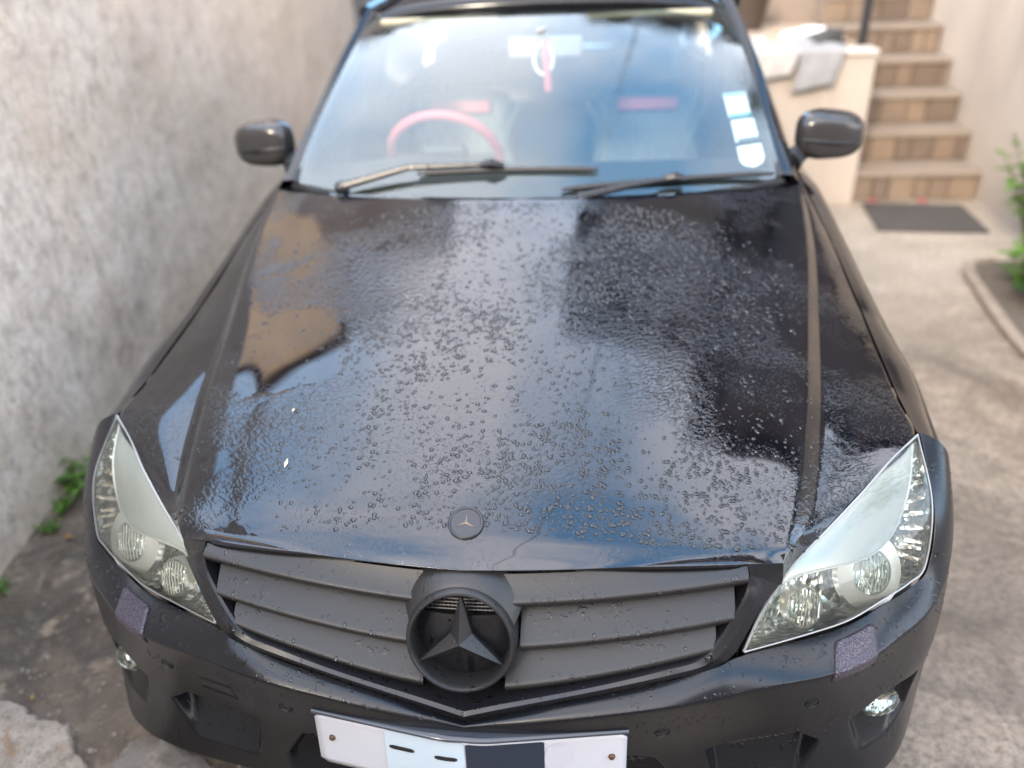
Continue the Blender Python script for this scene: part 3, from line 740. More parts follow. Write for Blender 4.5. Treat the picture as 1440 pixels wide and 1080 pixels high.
# ---- cowl, windscreen, pillars, roof
GA = .68
def glass_pt(a, b):
    a2 = a * a
    bot = np.array([.68 * a, 1.18 + .16 * a2, .992 + .022 * a2]); tp = np.array([.585 * a, 1.955 + .075 * a2, 1.395 - .022 * a2])
    return bot + (tp - bot) * b + np.array([0, -.45, .9]) * (4 * b * (1 - b) * .022)
GG = np.array([[glass_pt(a, b) for a in np.linspace(-1, 1, 61)] for b in np.linspace(-.02, 1.03, 41)])
screen = orient(grid('windscreen', GG, M['glass'], car, flip=True), (0, -1, 1))
# printed border under the glass
def band(name, A, Bc, mat, parent, flip=False): return grid(name, np.stack([A, Bc]), mat, parent, flip)
av = np.linspace(-1, 1, 61); up = np.array([0, .003, -.006])
mb = MB()
def strip(P, Q):
    n = len(P); mb.add(np.concatenate([P, Q]), [(i, i + 1, n + i + 1, n + i) for i in range(n - 1)])
strip(np.array([glass_pt(a, -.03) for a in av]) + up, np.array([glass_pt(a, .055 - .02 * a * a) for a in av]) + up)
strip(np.array([glass_pt(a, .975) for a in av]) + up, np.array([glass_pt(a, 1.04) for a in av]) + up)
for s in (-1, 1): strip(np.array([glass_pt(s * .965, b) for b in np.linspace(-.03, 1.03, 40)]) + up, np.array([glass_pt(s * 1.01, b) for b in np.linspace(-.03, 1.03, 40)]) + up)
strip(np.array([glass_pt(a, .86) for a in np.linspace(-.10, .10, 12)]) + up * 1.3, np.array([glass_pt(a, .98) for a in np.linspace(-.15, .15, 12)]) + up * 1.3)
mb.build('screen_border', M['black'], screen, smooth=False)
# cowl tray under the wipers
G = []
for a in np.linspace(-1, 1, 50):
    h = HG[-1, int((a * .5 + .5) * (HG.shape[1] - 1))]
    g0 = glass_pt(a, -.01)
    G.append([h + np.array([0, -.02, -.030]), h + np.array([0, .012, -.020]), g0 + np.array([0, -.012, -.012]), g0 + np.array([0, .01, -.002])])
orient(grid('cowl', np.array(G), M['black'], car), (0, -.3, 1))
PI_ = crv([(.670, 1.322, 1.005), (.672, 1.345, 1.016), (.655, 1.53, 1.106), (.630, 1.79, 1.246), (.580, 2.045, 1.384)], 60)
PO_ = crv([(.735, 1.335, .985), (.728, 1.40, 1.012), (.713, 1.59, 1.098), (.672, 1.80, 1.232), (.612, 2.06, 1.388)], 60)
for sgn in (-1, 1):
    mm = MIR if sgn < 0 else np.ones(3)
    md = (PI_ + PO_) / 2 + np.array([.008, -.008, .016])
    G = np.stack([PI_ + np.array([.004, .01, -.012]), PI_ + np.array([.001, -.002, .004]), PI_ * .75 + md * .25 + np.array([0, -.001, .007]), md, PO_ * .8 + md * .2, PO_, PO_ + np.array([-.012, .035, -.012])])
    grid('windscreen_pillar', G * mm, M['paint'], car, flip=(sgn > 0), sharp=40)
    mb = MB(); mb.tube([Vector((p + np.array([-.001, -.003, .002])) * mm) for p in PI_], .0045, 6); mb.build('screen_seal', M['rubber'], screen)
# roof
rx = np.linspace(-1, 1, 41); ry = np.linspace(0, 1, 30); G = []
for t in ry:
    y = 1.955 + t * 1.45; zc = 1.398 + .047 * math.sin(math.pi * min(1, t * .75 + .08)) - .055 * max(0, t - .6) ** 2 * 4
    row = []
    for a in rx:
        yy = y + .085 * a * a * (1 - t); z = zc - .030 * a * a - .05 * abs(a) ** 8
        row.append((a * (.605 + .01 * math.sin(math.pi * t)), yy, z))
    G.append(row)
G = np.array(G); fr0 = G[0] + np.array([0, -.012, -.010]); roof = grid('roof', np.concatenate([[fr0 + np.array([0, .01, -.014]), fr0], G]), M['paint'], car, flip=True); solid(roof, .02, -1)
# rear screen, boot, tail
G = np.array([[(a * (.60 - .0 * t), 3.40 + t * .62 - .08 * a * a, 1.372 - .34 * t - .03 * a * a) for a in np.linspace(-1, 1, 21)] for t in np.linspace(0, 1, 12)])
orient(grid('rear_screen', G, M['side_glass'], car, flip=True), (0, 1, 1))
G = np.array([[(a * (.70 - .06 * t), 3.98 + t * .56 - .05 * a * a, 1.03 - .02 * t - .015 * a * a) for a in np.linspace(-1, 1, 21)] for t in np.linspace(0, 1, 10)])
grid('boot_lid', G, M['paint'], car, flip=True)
G = np.array([[(a * .80, 4.53 - .22 * a ** 4 + .02 * math.sin(t * 3), .98 - .76 * t) for a in np.linspace(-1, 1, 31)] for t in np.linspace(0, 1, 12)])
grid('rear_bumper', G, M['paint'], car, flip=True)
for sgn in (-1, 1):
    # side glazing and rails
    for nm, y0, y1 in (('side_window', 1.44, 2.44), ('side_window', 2.47, 3.40)):
        G = []
        for y in np.linspace(y0, y1, 24):
            lx = np.interp(y, [1.4, 2.2, 3.4], [.738, .742, .722]); lz = np.interp(y, [1.4, 3.4], [.99, 1.02])
            tx = np.interp(y, [1.4, 2.06, 3.4], [.722, .612, .60]); tz = np.interp(y, [1.4, 1.59, 1.80, 2.06, 2.6, 3.2, 3.4], [1.0, 1.09, 1.225, 1.375, 1.39, 1.36, 1.33])
            G.append([(sgn * (lx + (tx - lx) * q + .02 * math.sin(math.pi * q)), y, lz + (tz - lz) * q) for q in np.linspace(0, 1, 10)])
        orient(grid(nm, np.array(G), M['side_glass'], car, flip=(sgn < 0)), (sgn, 0, .3))
    b = MB(); b.tube([(sgn * .612, 2.05, 1.383), (sgn * .622, 2.5, 1.402), (sgn * .612, 3.0, 1.388), (sgn * .60, 3.4, 1.345), (sgn * .66, 3.9, 1.10), (sgn * .68, 4.05, 1.03)], [.025, .026, .026, .03, .05, .05], 8)
    b.build('roof_rail', M['paint'], car)
    b = MB(); b.tube([(sgn * .742, 2.455, .99), (sgn * .69, 2.455, 1.2), (sgn * .618, 2.455, 1.385)], .028, 8); b.build('door_pillar', M['black'], car)

# ---- door mirrors
M['mirror_shell'] = simple('grey_mirror_shell', (.045, .043, .042), .18, .40, bscale=250, bdist=.0003)
for sgn in (-1, 1):
    nu, nv = 40, 24; V = []
    G = []
    for i in range(nv + 1):
        ph = -math.pi / 2 + math.pi * i / nv; row = []
        for j in range(nu):
            th = 2 * math.pi * j / nu
            ct, st_ = math.cos(th), math.sin(th)
            se = lambda v, e: math.copysign(abs(v) ** e, v)
            r_ = se(math.cos(ph), .42)
            x = .098 * r_ * se(ct, .58); z = .066 * r_ * se(st_, .62); y = .058 * se(math.sin(ph), .8)
            if y > .03: y = .03 + (y - .03) * .25             # flat mirror side
            u_ = (x * sgn + .098) / .196                       # 0 at the root, 1 outside
            z *= .86 + .20 * (1 - abs(u_ - .35)); z += -.012 * u_ + .010; y += -.012 * (1 - u_) ** 2 + .030 * u_ ** 2
            row.append((x + sgn * .852, y + 1.565, z + 1.058))
        G.append(row + [row[0]])
    ms = grid('door_mirror', np.array(G), M['mirror_shell'], car, flip=True)
    b = MB(); b.tube([(sgn * .735, 1.50, .995), (sgn * .765, 1.545, 1.012), (sgn * .80, 1.565, 1.025)], [.035, .028, .026], 10); b.build('mirror_arm', M['black'], ms)
    V, F = lathe([(0, 0), (.055, 0)], 30); mesh('mirror_glass', xf([(x * 1.5, y, 0) for x, y, z in V], basis((0, 1, 0), (0, 0, 1)), (sgn * .855, 1.607, 1.062)), F, M['chrome'], ms)
    # indicator strip on the shell
    b = MB(); b.tube([(sgn * .765, 1.508, 1.060), (sgn * .80, 1.500, 1.058), (sgn * .85, 1.503, 1.052), (sgn * .91, 1.525, 1.044), (sgn * .938, 1.548, 1.04)], [.003, .0045, .0045, .004, .002], 6); b.build('indicator_strip', M['trim'], ms)

# ---- wipers
def wiper(pv, jt, ba, bb, mid):
    w = empty('wiper', (0, 0, 0)); w.parent = car
    up = Vector((0, -.012, .022))
    A = [Vector(q) for q in (pv, mid, jt)]
    b = MB(); b.tube([A[0] + up * .6, A[1] + up * 1.1, A[2] + up * 1.0], [.012, .009, .007], 8); b.build('wiper_arm', M['trim'], w)
    b = MB(); P0, P1 = Vector(ba), Vector(bb)
    pts = [P0 + (P1 - P0) * t + up * (.35 + .25 * math.sin(math.pi * t)) for t in np.linspace(0, 1, 14)]
    b.tube(pts, [.004] + [.0075] * 12 + [.004], 8); b.build('wiper_blade', M['black'], w)
    b = MB(); b.tube([Vector(jt) + up * .9 - (P1 - P0).normalized() * .03, Vector(jt) + up * 1.1, Vector(jt) + up * .7 + (P1 - P0).normalized() * .035], [.008, .014, .008], 8); b.build('wiper_joint', M['trim'], w)
    V, F = lathe([(0, .012), (.014, .011), (.018, .004), (.019, -.012)], 20); mesh('wiper_pivot', xf(V, basis((0, -.3, .9)), Vector(pv) + up * .5), F, M['trim'], w)
wiper((-.515, 1.250, 1.000), (-.095, 1.262, 1.046), (-.300, 1.268, 1.034), (.190, 1.264, 1.041), (-.325, 1.268, 1.036))
wiper((.150, 1.168, .990), (.385, 1.240, 1.010), (.096, 1.200, 1.006), (.655, 1.312, 1.012), (.27, 1.20, 1.0))

# ---- stickers on the screen, car interior
M['sticker'] = simple('white_sticker', (.80, .80, .80), .5); M['sticker_band'] = simple('teal_print', (.10, .42, .42), .5); M['sticker_dark'] = simple('dark_print', (.06, .10, .12), .5)
def glass_patch(name, a0, a1, b0, b1, mat, parent, d=.0015, rnd=0):
    G = []
    for b_ in np.linspace(b0, b1, 10):
        t = (b_ - b0) / (b1 - b0); k = 0
        if rnd: k = (a1 - a0) * .5 * (1 - math.sqrt(max(0, 1 - max(0, 1 - t / .45) ** 2)))
        G.append([glass_pt(a0 + k + (a1 - a0 - 2 * k) * s, b_) + np.array([0, d * .5, -d]) for s in np.linspace(0, 1, 8)])
    return orient(grid(name, np.array(G), mat, parent, flip=True), (0, -1, 1))
s1 = glass_patch('sticker', .845, .945, .285, .41, M['sticker'], screen); glass_patch('sticker', .850, .950, .165, .270, M['sticker'], screen); glass_patch('sticker', .850, .952, .045, .145, M['sticker'], screen, rnd=1)
glass_patch('sticker_print', .85, .945, .285, .300, M['sticker_band'], screen, .0008); glass_patch('sticker_print', .86, .95, .165, .180, M['sticker_dark'], screen, .0008); glass_patch('sticker_print', .85, .94, .39, .405, M['sticker_band'], screen, .0008)
M['dash'] = simple('dark_dashboard', (.035, .036, .040), .6, bscale=400)
M['liner'] = simple('cream_headlining', (.55, .52, .42), .85); M['seat'] = simple('dark_seat_leather', (.13, .13, .14), .5, bscale=40, bdist=.003)
M['seam'] = simple('seam', (.24, .24, .24), .6); M['red'] = simple('pinkish_red_cover', (.55, .13, .14), .55); M['greytrim'] = simple('grey_interior', (.22, .22, .22), .7)
G = []
for t in np.linspace(0, 1, 16):
    y = 1.235 + t * .56; z = .972 + .022 * math.sin(math.pi * min(1, t * 1.2)) - .24 * max(0, t - .62) ** 1.2 * 2.2
    G.append([(a * (.68 - .03 * t), y + .12 * a * a * (1 - t), z + (.028 * math.exp(-((a + .52) / .26) ** 2) * sstep(.2, .7, np.array(t)))) for a in np.linspace(-1, 1, 31)])
grid('dashboard', np.array(G), M['dash'], car, flip=True)
G = np.array([[(a * .60, 1.99 + .06 * a * a + t * 1.35, 1.372 - .03 * a * a - .03 * (t > .98)) for a in np.linspace(-1, 1, 15)] for t in np.linspace(0, 1, 6)]); grid('headlining', G, M['liner'], car)
for sgn in (-1, 1):
    mm = MIR if sgn < 0 else np.ones(3)
    G = np.stack([PI_ + np.array([-.004, .02, -.014]), (PI_ + PO_) / 2 + np.array([-.030, .05, -.022]), PO_ + np.array([-.035, .07, -.02])]); grid('pillar_trim', G * mm, M['liner'], car, flip=(sgn < 0))
    # sun visor
    b = MB(); b.box((sgn * .34, 2.03, 1.345), (.40, .17, .022), Matrix.Rotation(R(-12), 3, 'X')); bevel(b.build('sun_visor', simple('beige_visor', (.34, .31, .22), .8), car, smooth=False), .008)
    # front seat with headrest
    st = empty('front_seat', (0, 0, 0)); st.parent = car; x = sgn * .37
    b = MB(); b.box((x, 2.42, .74), (.48, .14, .64), Matrix.Rotation(R(-16), 3, 'X'), .82); o = bevel(b.build('backrest', M['seat'], st), .05, 4)
    b = MB(); b.box((x, 2.20, .47), (.50, .52, .16)); bevel(b.build('cushion', M['seat'], st), .05, 4)
    b = MB(); b.box((x, 2.52, 1.15), (.26, .10, .18), Matrix.Rotation(R(-8), 3, 'X'), .85); bevel(b.build('headrest', M['seat'], st), .035, 4)
    b = MB(); b.box((x, 2.422, 1.000), (.24, .03, .05), Matrix.Rotation(R(-16), 3, 'X')); bevel(b.build('red_trim', M['red'], st), .008)
    for k in range(-3, 4):
        for dgn in (-1, 1):
            b = MB(); c0 = Vector((x + k * .055, 2.385, .87)); b.tube([c0 + Vector((-.07 * dgn, -.035, -.14)), c0 + Vector((.07 * dgn, .045, .14))], .0035, 5); b.build('stitched_seam', M['seam'], st)
# steering wheel
sw = empty('steering_wheel', (0, 0, 0)); sw.parent = car
Bs = basis((0, .42 * 1, .55) if False else (0, .85, .52), (0, -.5, .8)); c = Vector((-.338, 1.86, .938))
th = np.linspace(0, 2 * math.pi, 49)
b = MB(); b.tube(xf([(.188 * math.cos(a), .188 * math.sin(a), 0) for a in th], Bs, c), .016, 10, cap=False); b.build('wheel_rim', M['red'], sw)
b = MB(); b.box((0, 0, 0), (.16, .11, .05)); hubV = xf([Vector(v) for v in b.V], Bs, c); bevel(mesh('wheel_hub', hubV, b.F, M['dash'], sw), .02)
for a in (R(0), R(180), R(270)):
    b = MB(); b.tube(xf([(.05 * math.cos(a), .05 * math.sin(a), 0), (.185 * math.cos(a), .185 * math.sin(a), 0)], Bs, c), .014, 8); b.build('wheel_spoke', M['dash'], sw)
# rear-view mirror
b = MB(); b.box((.015, 1.83, 1.285), (.235, .03, .065), Matrix.Rotation(R(-8), 3, 'X')); rv = bevel(b.build('rear_view_mirror', M['greytrim'], car), .012, 3)
b = MB(); b.tube([(.0, 1.815, 1.34), (.01, 1.825, 1.30)], .018, 8); b.build('mirror_stem', M['greytrim'], rv)

# ------------------------------------------------------------------ houses round the yard
def m_plaster(name, col, dirt=.35, scale=1.0, stain=(.16, .13, .10)):
    t = NT(name); P = t.n('TexCoord').outputs['Object']; s = t.sep(P)
    c = t.mix(t.ramp(t.noise(P, 1.6 * scale, 6, .6), [(.35, 0), (.65, 1)]), tuple(x * .82 for x in col), col)
    st = t.noise(t.comb(s[0], s[1], t.math('MULTIPLY', s[2], .15)), 5 * scale, 5, .6)
    c = t.mix(t.ramp(st, [(.52, 0), (.74, dirt)]), c, stain)
    return t.pbr(Base_Color=c, Roughness=.85, Normal=t.bump(t.noise(P, 60, 5, .6), .5, .005))
M['plaster'] = m_plaster('beige_plaster', (.45, .375, .305), .2)
M['white_plaster'] = m_plaster('off_white_plaster', (.40, .34, .285), .25)
M['tan'] = m_plaster('tan_plaster', (.62, .46, .31), .08)
M['old'] = m_plaster('old_brown_render', (.20, .165, .145), .6, .7)
M['roof'] = simple('dark_roof_tiles', (.055, .045, .04), .8, var=.3)
M['wood'] = simple('dark_wood', (.05, .036, .028), .5, var=.3)
M['pane'] = NT('window_pane').pbr(Base_Color=(.02, .025, .03), Roughness=.05)
M['white_frame'] = simple('white_window_frame', (.7, .7, .68), .5)
def boxmesh(name, x0, x1, y0, y1, z0, z1, mat, parent=None, bev=.0):
    b = MB(); b.box(((x0 + x1) / 2, (y0 + y1) / 2, (z0 + z1) / 2), (x1 - x0, y1 - y0, z1 - z0)); o = b.build(name, mat, parent, smooth=False)
    if bev: bevel(o, bev)
    return o
def house(label, x0, x1, y0, y1, h, wall, eave=.6, wins=(), face='-y', pitch=.45):
    hs = empty('house', ((x0 + x1) / 2, y0, 0)); L = lambda o: o
    def put(o): o.parent = hs; o.matrix_parent_inverse = Matrix.Translation((-(x0 + x1) / 2, -y0, 0)); return o
    put(boxmesh('wall', x0, x1, y0, y1, -.05, h, wall))
    b = MB(); rz = h + pitch * min(x1 - x0, y1 - y0) / 2 + .12
    e = eave
    xm, ym = (x0 + x1) / 2, (y0 + y1) / 2
    lx = x1 - x0 >= y1 - y0
    r0 = (x0 + (y1 - y0) / 2, ym, rz) if lx else (xm, y0 + (x1 - x0) / 2, rz); r1 = (x1 - (y1 - y0) / 2, ym, rz) if lx else (xm, y1 - (x1 - x0) / 2, rz)
    V = [(x0 - e, y0 - e, h + .02), (x1 + e, y0 - e, h + .02), (x1 + e, y1 + e, h + .02), (x0 - e, y1 + e, h + .02), r0, r1] + [(x0 - e, y0 - e, h - .13), (x1 + e, y0 - e, h - .13), (x1 + e, y1 + e, h - .13), (x0 - e, y1 + e, h - .13)]
    F = ([(0, 1, 5, 4), (2, 3, 4, 5), (1, 2, 5), (3, 0, 4)] if lx else [(0, 1, 4), (1, 2, 5, 4), (2, 3, 5), (3, 0, 4, 5)]) + [(0, 6, 7, 1), (1, 7, 8, 2), (2, 8, 9, 3), (3, 9, 6, 0), (6, 9, 8, 7)]
    b.add(V, F); put(b.build('roof', M['roof'], None, smooth=False))
    for (u, z, w, hh, kind) in wins:
        if face == '-y': bx = lambda a0, a1, d0, d1, z0, z1, m, n: boxmesh(n, a0, a1, y0 - d1, y0 - d0, z0, z1, m)
        elif face == '+y': bx = lambda a0, a1, d0, d1, z0, z1, m, n: boxmesh(n, a0, a1, y1 + d0, y1 + d1, z0, z1, m)
        fr_ = put(bx(u - w / 2 - .07, u + w / 2 + .07, -.02, .05, z - .07, z + hh + .07, M['white_frame'] if kind == 'w' else M['wood'], 'window' if kind == 'w' else 'door'))
        p = bx(u - w / 2, u + w / 2, .0, .053, z, z + hh, M['pane'] if kind == 'w' else M['wood'], 'pane' if kind == 'w' else 'door_leaf'); p.parent = fr_; p.matrix_parent_inverse = Matrix.Identity(4); 
    return tag(hs, label, 'house')
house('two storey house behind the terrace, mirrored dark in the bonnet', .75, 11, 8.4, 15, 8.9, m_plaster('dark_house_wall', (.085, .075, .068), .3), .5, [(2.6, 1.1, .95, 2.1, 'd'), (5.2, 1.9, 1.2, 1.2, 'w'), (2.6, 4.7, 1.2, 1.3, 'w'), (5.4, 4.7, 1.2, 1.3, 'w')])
house('brown rendered neighbouring house beyond the wall, mirrored in the bonnet', -5.6, -2.75, 8.2, 14, 7.7, M['old'], .12, [(-4.1, 4.3, .9, 1.2, 'w')])
house('tan neighbouring house beyond the wall, mirrored in the bonnet', -16, -5.9, 8.6, 16, 8.3, M['tan'], .15, [(-9.5, 5.0, 1.1, 1.2, 'w')])
house('unseen cream house added behind the camera to block front light', -10, 10, -13, -6.3, 4.7, M['plaster'], .3, [(-4, 1.0, 1.4, 1.3, 'w'), (3, 1.0, 1.4, 1.3, 'w'), (-4, 4.0, 1.4, 1.3, 'w'), (3, 4.0, 1.4, 1.3, 'w')], face='+y', pitch=.2)  # unseen house, added and sized to keep front light off the car

# low wing whose plastered side wall runs up beside the steps
wing = empty('house_wing', (2.57, 3.75, 0))
def wput(o): o.parent = wing; o.matrix_parent_inverse = Matrix.Translation((-2.57, -3.75, 0)); return o
wput(boxmesh('wall', 2.57, 8.0, 3.70, 8.39, -.05, 2.5, M['plaster'])); wput(boxmesh('upper_storey', 2.50, 8.05, 3.62, 8.39, 2.503, 4.9, M['wood'])); wput(boxmesh('roof', 2.25, 8.3, 3.35, 8.385, 4.90, 5.08, M['roof']))
tag(wing, 'beige plastered side wall rising to the right of the steps', 'wall')

# terrace with white front
ter = empty('terrace', (.9, 4.35, 0))
def tput(o, p=None): 
    o.parent = ter; o.matrix_parent_inverse = Matrix.Translation((-.9, -4.35, 0)); return o
tput(boxmesh('front_wall', -1.2, 1.795, 4.35, 4.50, -.05, .895, M['white_plaster'], None, .01))
t_ = NT('terrace_tiles'); v_ = t_.coord(); tput(boxmesh('deck', -1.2, 1.795, 4.505, 8.38, -.05, .90, t_.pbr(Base_Color=t_.mix(t_.noise(v_, 2.5, 5), (.34, .27, .20), (.46, .37, .28)), Roughness=.6)))
tput(boxmesh('coping', -1.2, 1.80, 4.33, 4.52, .897, .925, simple('coping', (.48, .43, .37), .8, var=.1), None, .006))
tag(ter, 'off white raised terrace wall left of the steps', 'terrace')

# steps with stone risers
M['tread'] = simple('grey_stone_tread', (.22, .175, .135), .75, var=.15, bscale=60, bdist=.003)
STN = [simple('riser_stone_%d' % k, c, .8, var=.25, bscale=40, bdist=.006) for k, c in enumerate([(.17, .122, .085), (.20, .145, .10), (.135, .098, .072), (.18, .132, .095)])]
stairs = empty('staircase', (2.18, 4.42, 0))
RISE, GO = .185, .28
for i in range(6):
    y0 = 4.42 + i * GO; z1 = RISE * (i + 1)
    td = boxmesh('step', 1.80, 2.565, y0 - .02, y0 + GO + .10, z1 - .032, z1, M['tread'], None, .006)
    td.parent = stairs; td.matrix_parent_inverse = Matrix.Translation((-2.18, -4.42, 0))
    bk = boxmesh('step_core', 1.80, 2.565, y0 + .02, y0 + GO + .10, z1 - RISE - .03, z1 - .034, M['tread']); bk.parent = td; bk.matrix_parent_inverse = Matrix.Identity(4); bk.location = (0, 0, 0)
    x = 1.802
    while x < 2.56:
        w = min(random.uniform(.09, .20), 2.562 - x)
        if 2.562 - x - w < .04: w = 2.562 - x
        d = random.uniform(.0, .012)
        st = boxmesh('riser_stone', x + .003, x + w - .003, y0 - d, y0 + .03, z1 - RISE + .004, z1 - .036, random.choice(STN), None, .006)
        st.parent = td; st.matrix_parent_inverse = Matrix.Identity(4); x += w
tag(stairs, 'outdoor steps with brown stone risers and grey treads', 'staircase')

M['mat'] = simple('grey_rubber_mat', (.050, .043, .038), .9, var=.25, bscale=350, bdist=.003)
b = MB(); b.add([(1.80, 3.80, .004), (2.40, 3.76, .004), (2.43, 4.26, .004), (1.85, 4.33, .004)] + [(1.80, 3.80, .018), (2.40, 3.76, .018), (2.43, 4.26, .018), (1.85, 4.33, .018)], [(3, 2, 1, 0), (4, 5, 6, 7), (0, 1, 5, 4), (1, 2, 6, 5), (2, 3, 7, 6), (3, 0, 4, 7)])
tag(bevel(b.build('doormat', M['mat'], None, smooth=False), .004), 'dark grey rubber doormat at the foot of the steps', 'doormat')
M['petal_red'] = simple('red_petal', (.55, .05, .07), .6)
for k, (x, y) in enumerate(((1.92, 4.36), (2.22, 4.345))):
    b = MB()
    for q in range(5):
        a = q * 1.257; b.add([(0, 0, .012), (.018 * math.cos(a - .5), .018 * math.sin(a - .5), .014), (.032 * math.cos(a), .032 * math.sin(a), .022), (.018 * math.cos(a + .5), .018 * math.sin(a + .5), .014), (0, 0, .006)], [(0, 1, 2, 3), (4, 3, 2, 1)])
    o = b.build('fallen_flower', M['petal_red'], None, smooth=False); o.location = (x, y, 0)
    tag(o, ['small red flower behind the left end of the doormat', 'small red flower behind the middle of the doormat'][k], 'flower', 'fallen red flowers')

# things on and against the terrace
M['rag'] = simple('pale_grey_cloth', (.24, .235, .235), .9, var=.25); M['rag2'] = simple('white_cloth', (.36, .335, .31), .9, var=.12)
for k, (x, w, h, mt, lab) in enumerate(((1.18, .24, .17, M['rag2'], 'whitish cloth hung over the terrace edge, nearest the car'), (1.44, .26, .24, M['rag'], 'pale grey cloth hung over the terrace edge, nearest the steps'))):
    G = []
    for t in np.linspace(0, 1, 26):
        s_ = t * (h + .24); row = []
        for q in np.linspace(0, 1, 22):
            wv = .010 * math.sin(q * 16 + k) * min(1, abs(s_ - .24) * 9) + .006 * math.sin(q * 29 + 2 * k)
            xx = x + (q - .5) * w * (1 + .10 * math.sin(s_ * 9 + k)) + .03 * math.sin(s_ * 7)
            if s_ < .24: row.append((xx, 4.31 + (.24 - s_), .934 + abs(wv) + .05 * max(0, math.sin(q * 5 + s_ * 11)) * (1 - s_ / .24)))
            else: row.append((xx, 4.318 - abs(wv) - .006, .936 - (s_ - .24) * (1 - .2 * q)))
        G.append(row)
    o = orient(grid('cloth', np.array(G), mt), (0, -1, 1)); solid(o, .004, 0); tag(o, lab, 'cloth', 'cloths over the terrace edge')
pst = empty('railing_post', (1.77, 4.62, .90))
b = MB(); b.box((0, 0, .55), (.045, .045, 1.1)); bevel(b.build('post', M['black'], pst, smooth=False), .004); b = MB(); b.box((0, 0, .006), (.11, .11, .012)); b.build('base_plate', M['black'], pst, smooth=False)
tag(pst, 'black metal railing post at the terrace corner by the steps', 'post')
# a shoe left on the terrace
def shoe(x, y, z, rz, c1, c2, label):
    s = empty('shoe', (x, y, z), rz); b = MB()
    G = []
    for t in np.linspace(0, 1, 14):
        yy = -.13 + .27 * t; w = .034 + .014 * math.sin(math.pi * min(1, t * 1.1)) - .012 * max(0, t - .8) * 5; h = .075 - .03 * sstep(.35, .8, np.array(t)) - .02 * max(0, t - .85) * 6
        G.append([(w * math.cos(a), yy, .016 + max(0, h) * max(0, math.sin(a)) ** .7) for a in np.linspace(0, math.pi, 14)])
    orient(grid('upper', np.array(G), c1, s), (0, 0, 1))
    G = [[(w_ * math.cos(a) * (1.05 if k else 1.08), -.02 + .145 * math.sin(a), z_) for a in np.linspace(0, 2 * math.pi, 25)] for k, (w_, z_) in enumerate(((.001, 0), (.046, 0), (.047, .02), (.001, .021)))]
    grid('sole', np.array(G), c2, s)
    return tag(s, label, 'shoe')
shoe(1.50, 5.02, .90, R(70), M['sticker'], M['red'], 'white shoe with a red sole on the terrace edge')
shoe(1.58, 4.86, .90, R(80), M['black'], M['black'], 'black shoe on the terrace next to the white one')
b = MB(); V, F = lathe([(0, 0), (.10, 0), (.14, .22), (.15, .24), (.135, .24), (.12, .20), (0, .20)], 28); b.add(V, F)
pot = empty('flower_pot', (1.25, 5.75, .90)); b.build('pot', M['wood'], pot)
b = MB()
for q in range(26):
    a = random.uniform(0, 6.28); r_ = random.uniform(.02, .14); z = random.uniform(.22, .36); V = [(r_ * math.cos(a), r_ * math.sin(a), z)]
    c = Vector(V[0]); d = Vector((random.uniform(-1, 1), random.uniform(-1, 1), random.uniform(-.2, 1))).normalized(); e = d.orthogonal().normalized() * .02; b.add([c - d * .03, c + e, c + d * .03, c - e], [(0, 1, 2, 3)])
b.build('blossom', M['petal_red'], pot, smooth=False)
tag(pot, 'dark pot with red blossom on the terrace behind the shoes', 'flower pot')
b = MB(); b.box((0, 0, .008), (.66, .45, .016)); o = bevel(b.build('doormat', simple('black_mat', (.02, .02, .02), .9), None, smooth=False), .004); o.location = (2.18, 6.18, RISE * 6); tag(o, 'black doormat on the landing at the top of the steps', 'doormat')
boxmesh('landing', .9, 2.565, 6.10, 8.38, .905, RISE * 6 - .002, M['tread'])
bpy.data.objects['landing']['kind'] = 'structure'

# planting bed on the right, with a pale edging
t_ = NT('soil'); v_ = t_.coord(); soilm = t_.pbr(Base_Color=t_.mix(t_.noise(v_, 25, 6, .65), (.05, .038, .028), (.14, .105, .075)), Roughness=.95, Normal=t_.bump(t_.noise(v_, 45, 6, .7), 1.0, .02))
edge = [(1.975, 2.20), (1.99, 2.45), (2.03, 2.80), (2.075, 3.12), (2.13, 3.25), (2.25, 3.30)]
outer = [(6, 3.30), (6, 2.2)]
pl = edge + outer; b = MB(); b.add([(x, y, .012) for x, y in pl], [tuple(range(len(pl)))[::-1]])
o = b.build('planting_bed', soilm, None, smooth=False); orient(o, (0, 0, 1)); tag(o, kind='structure')
e = np.array(edge); kin = e + np.array([.0, 0]); kout = e + np.array([-.05, .012])
G = np.stack([np.column_stack([kout, np.full(len(e), -.01)]), np.column_stack([kout, np.full(len(e), .028)]), np.column_stack([kin, np.full(len(e), .030)]), np.column_stack([kin, np.full(len(e), .0)])])
o = orient(grid('kerb', G, simple('pale_kerb', (.19, .15, .112), .85, var=.4, bscale=50, bdist=.006), None, sharp=40), (0, 0, 1)); tag(o, kind='structure')

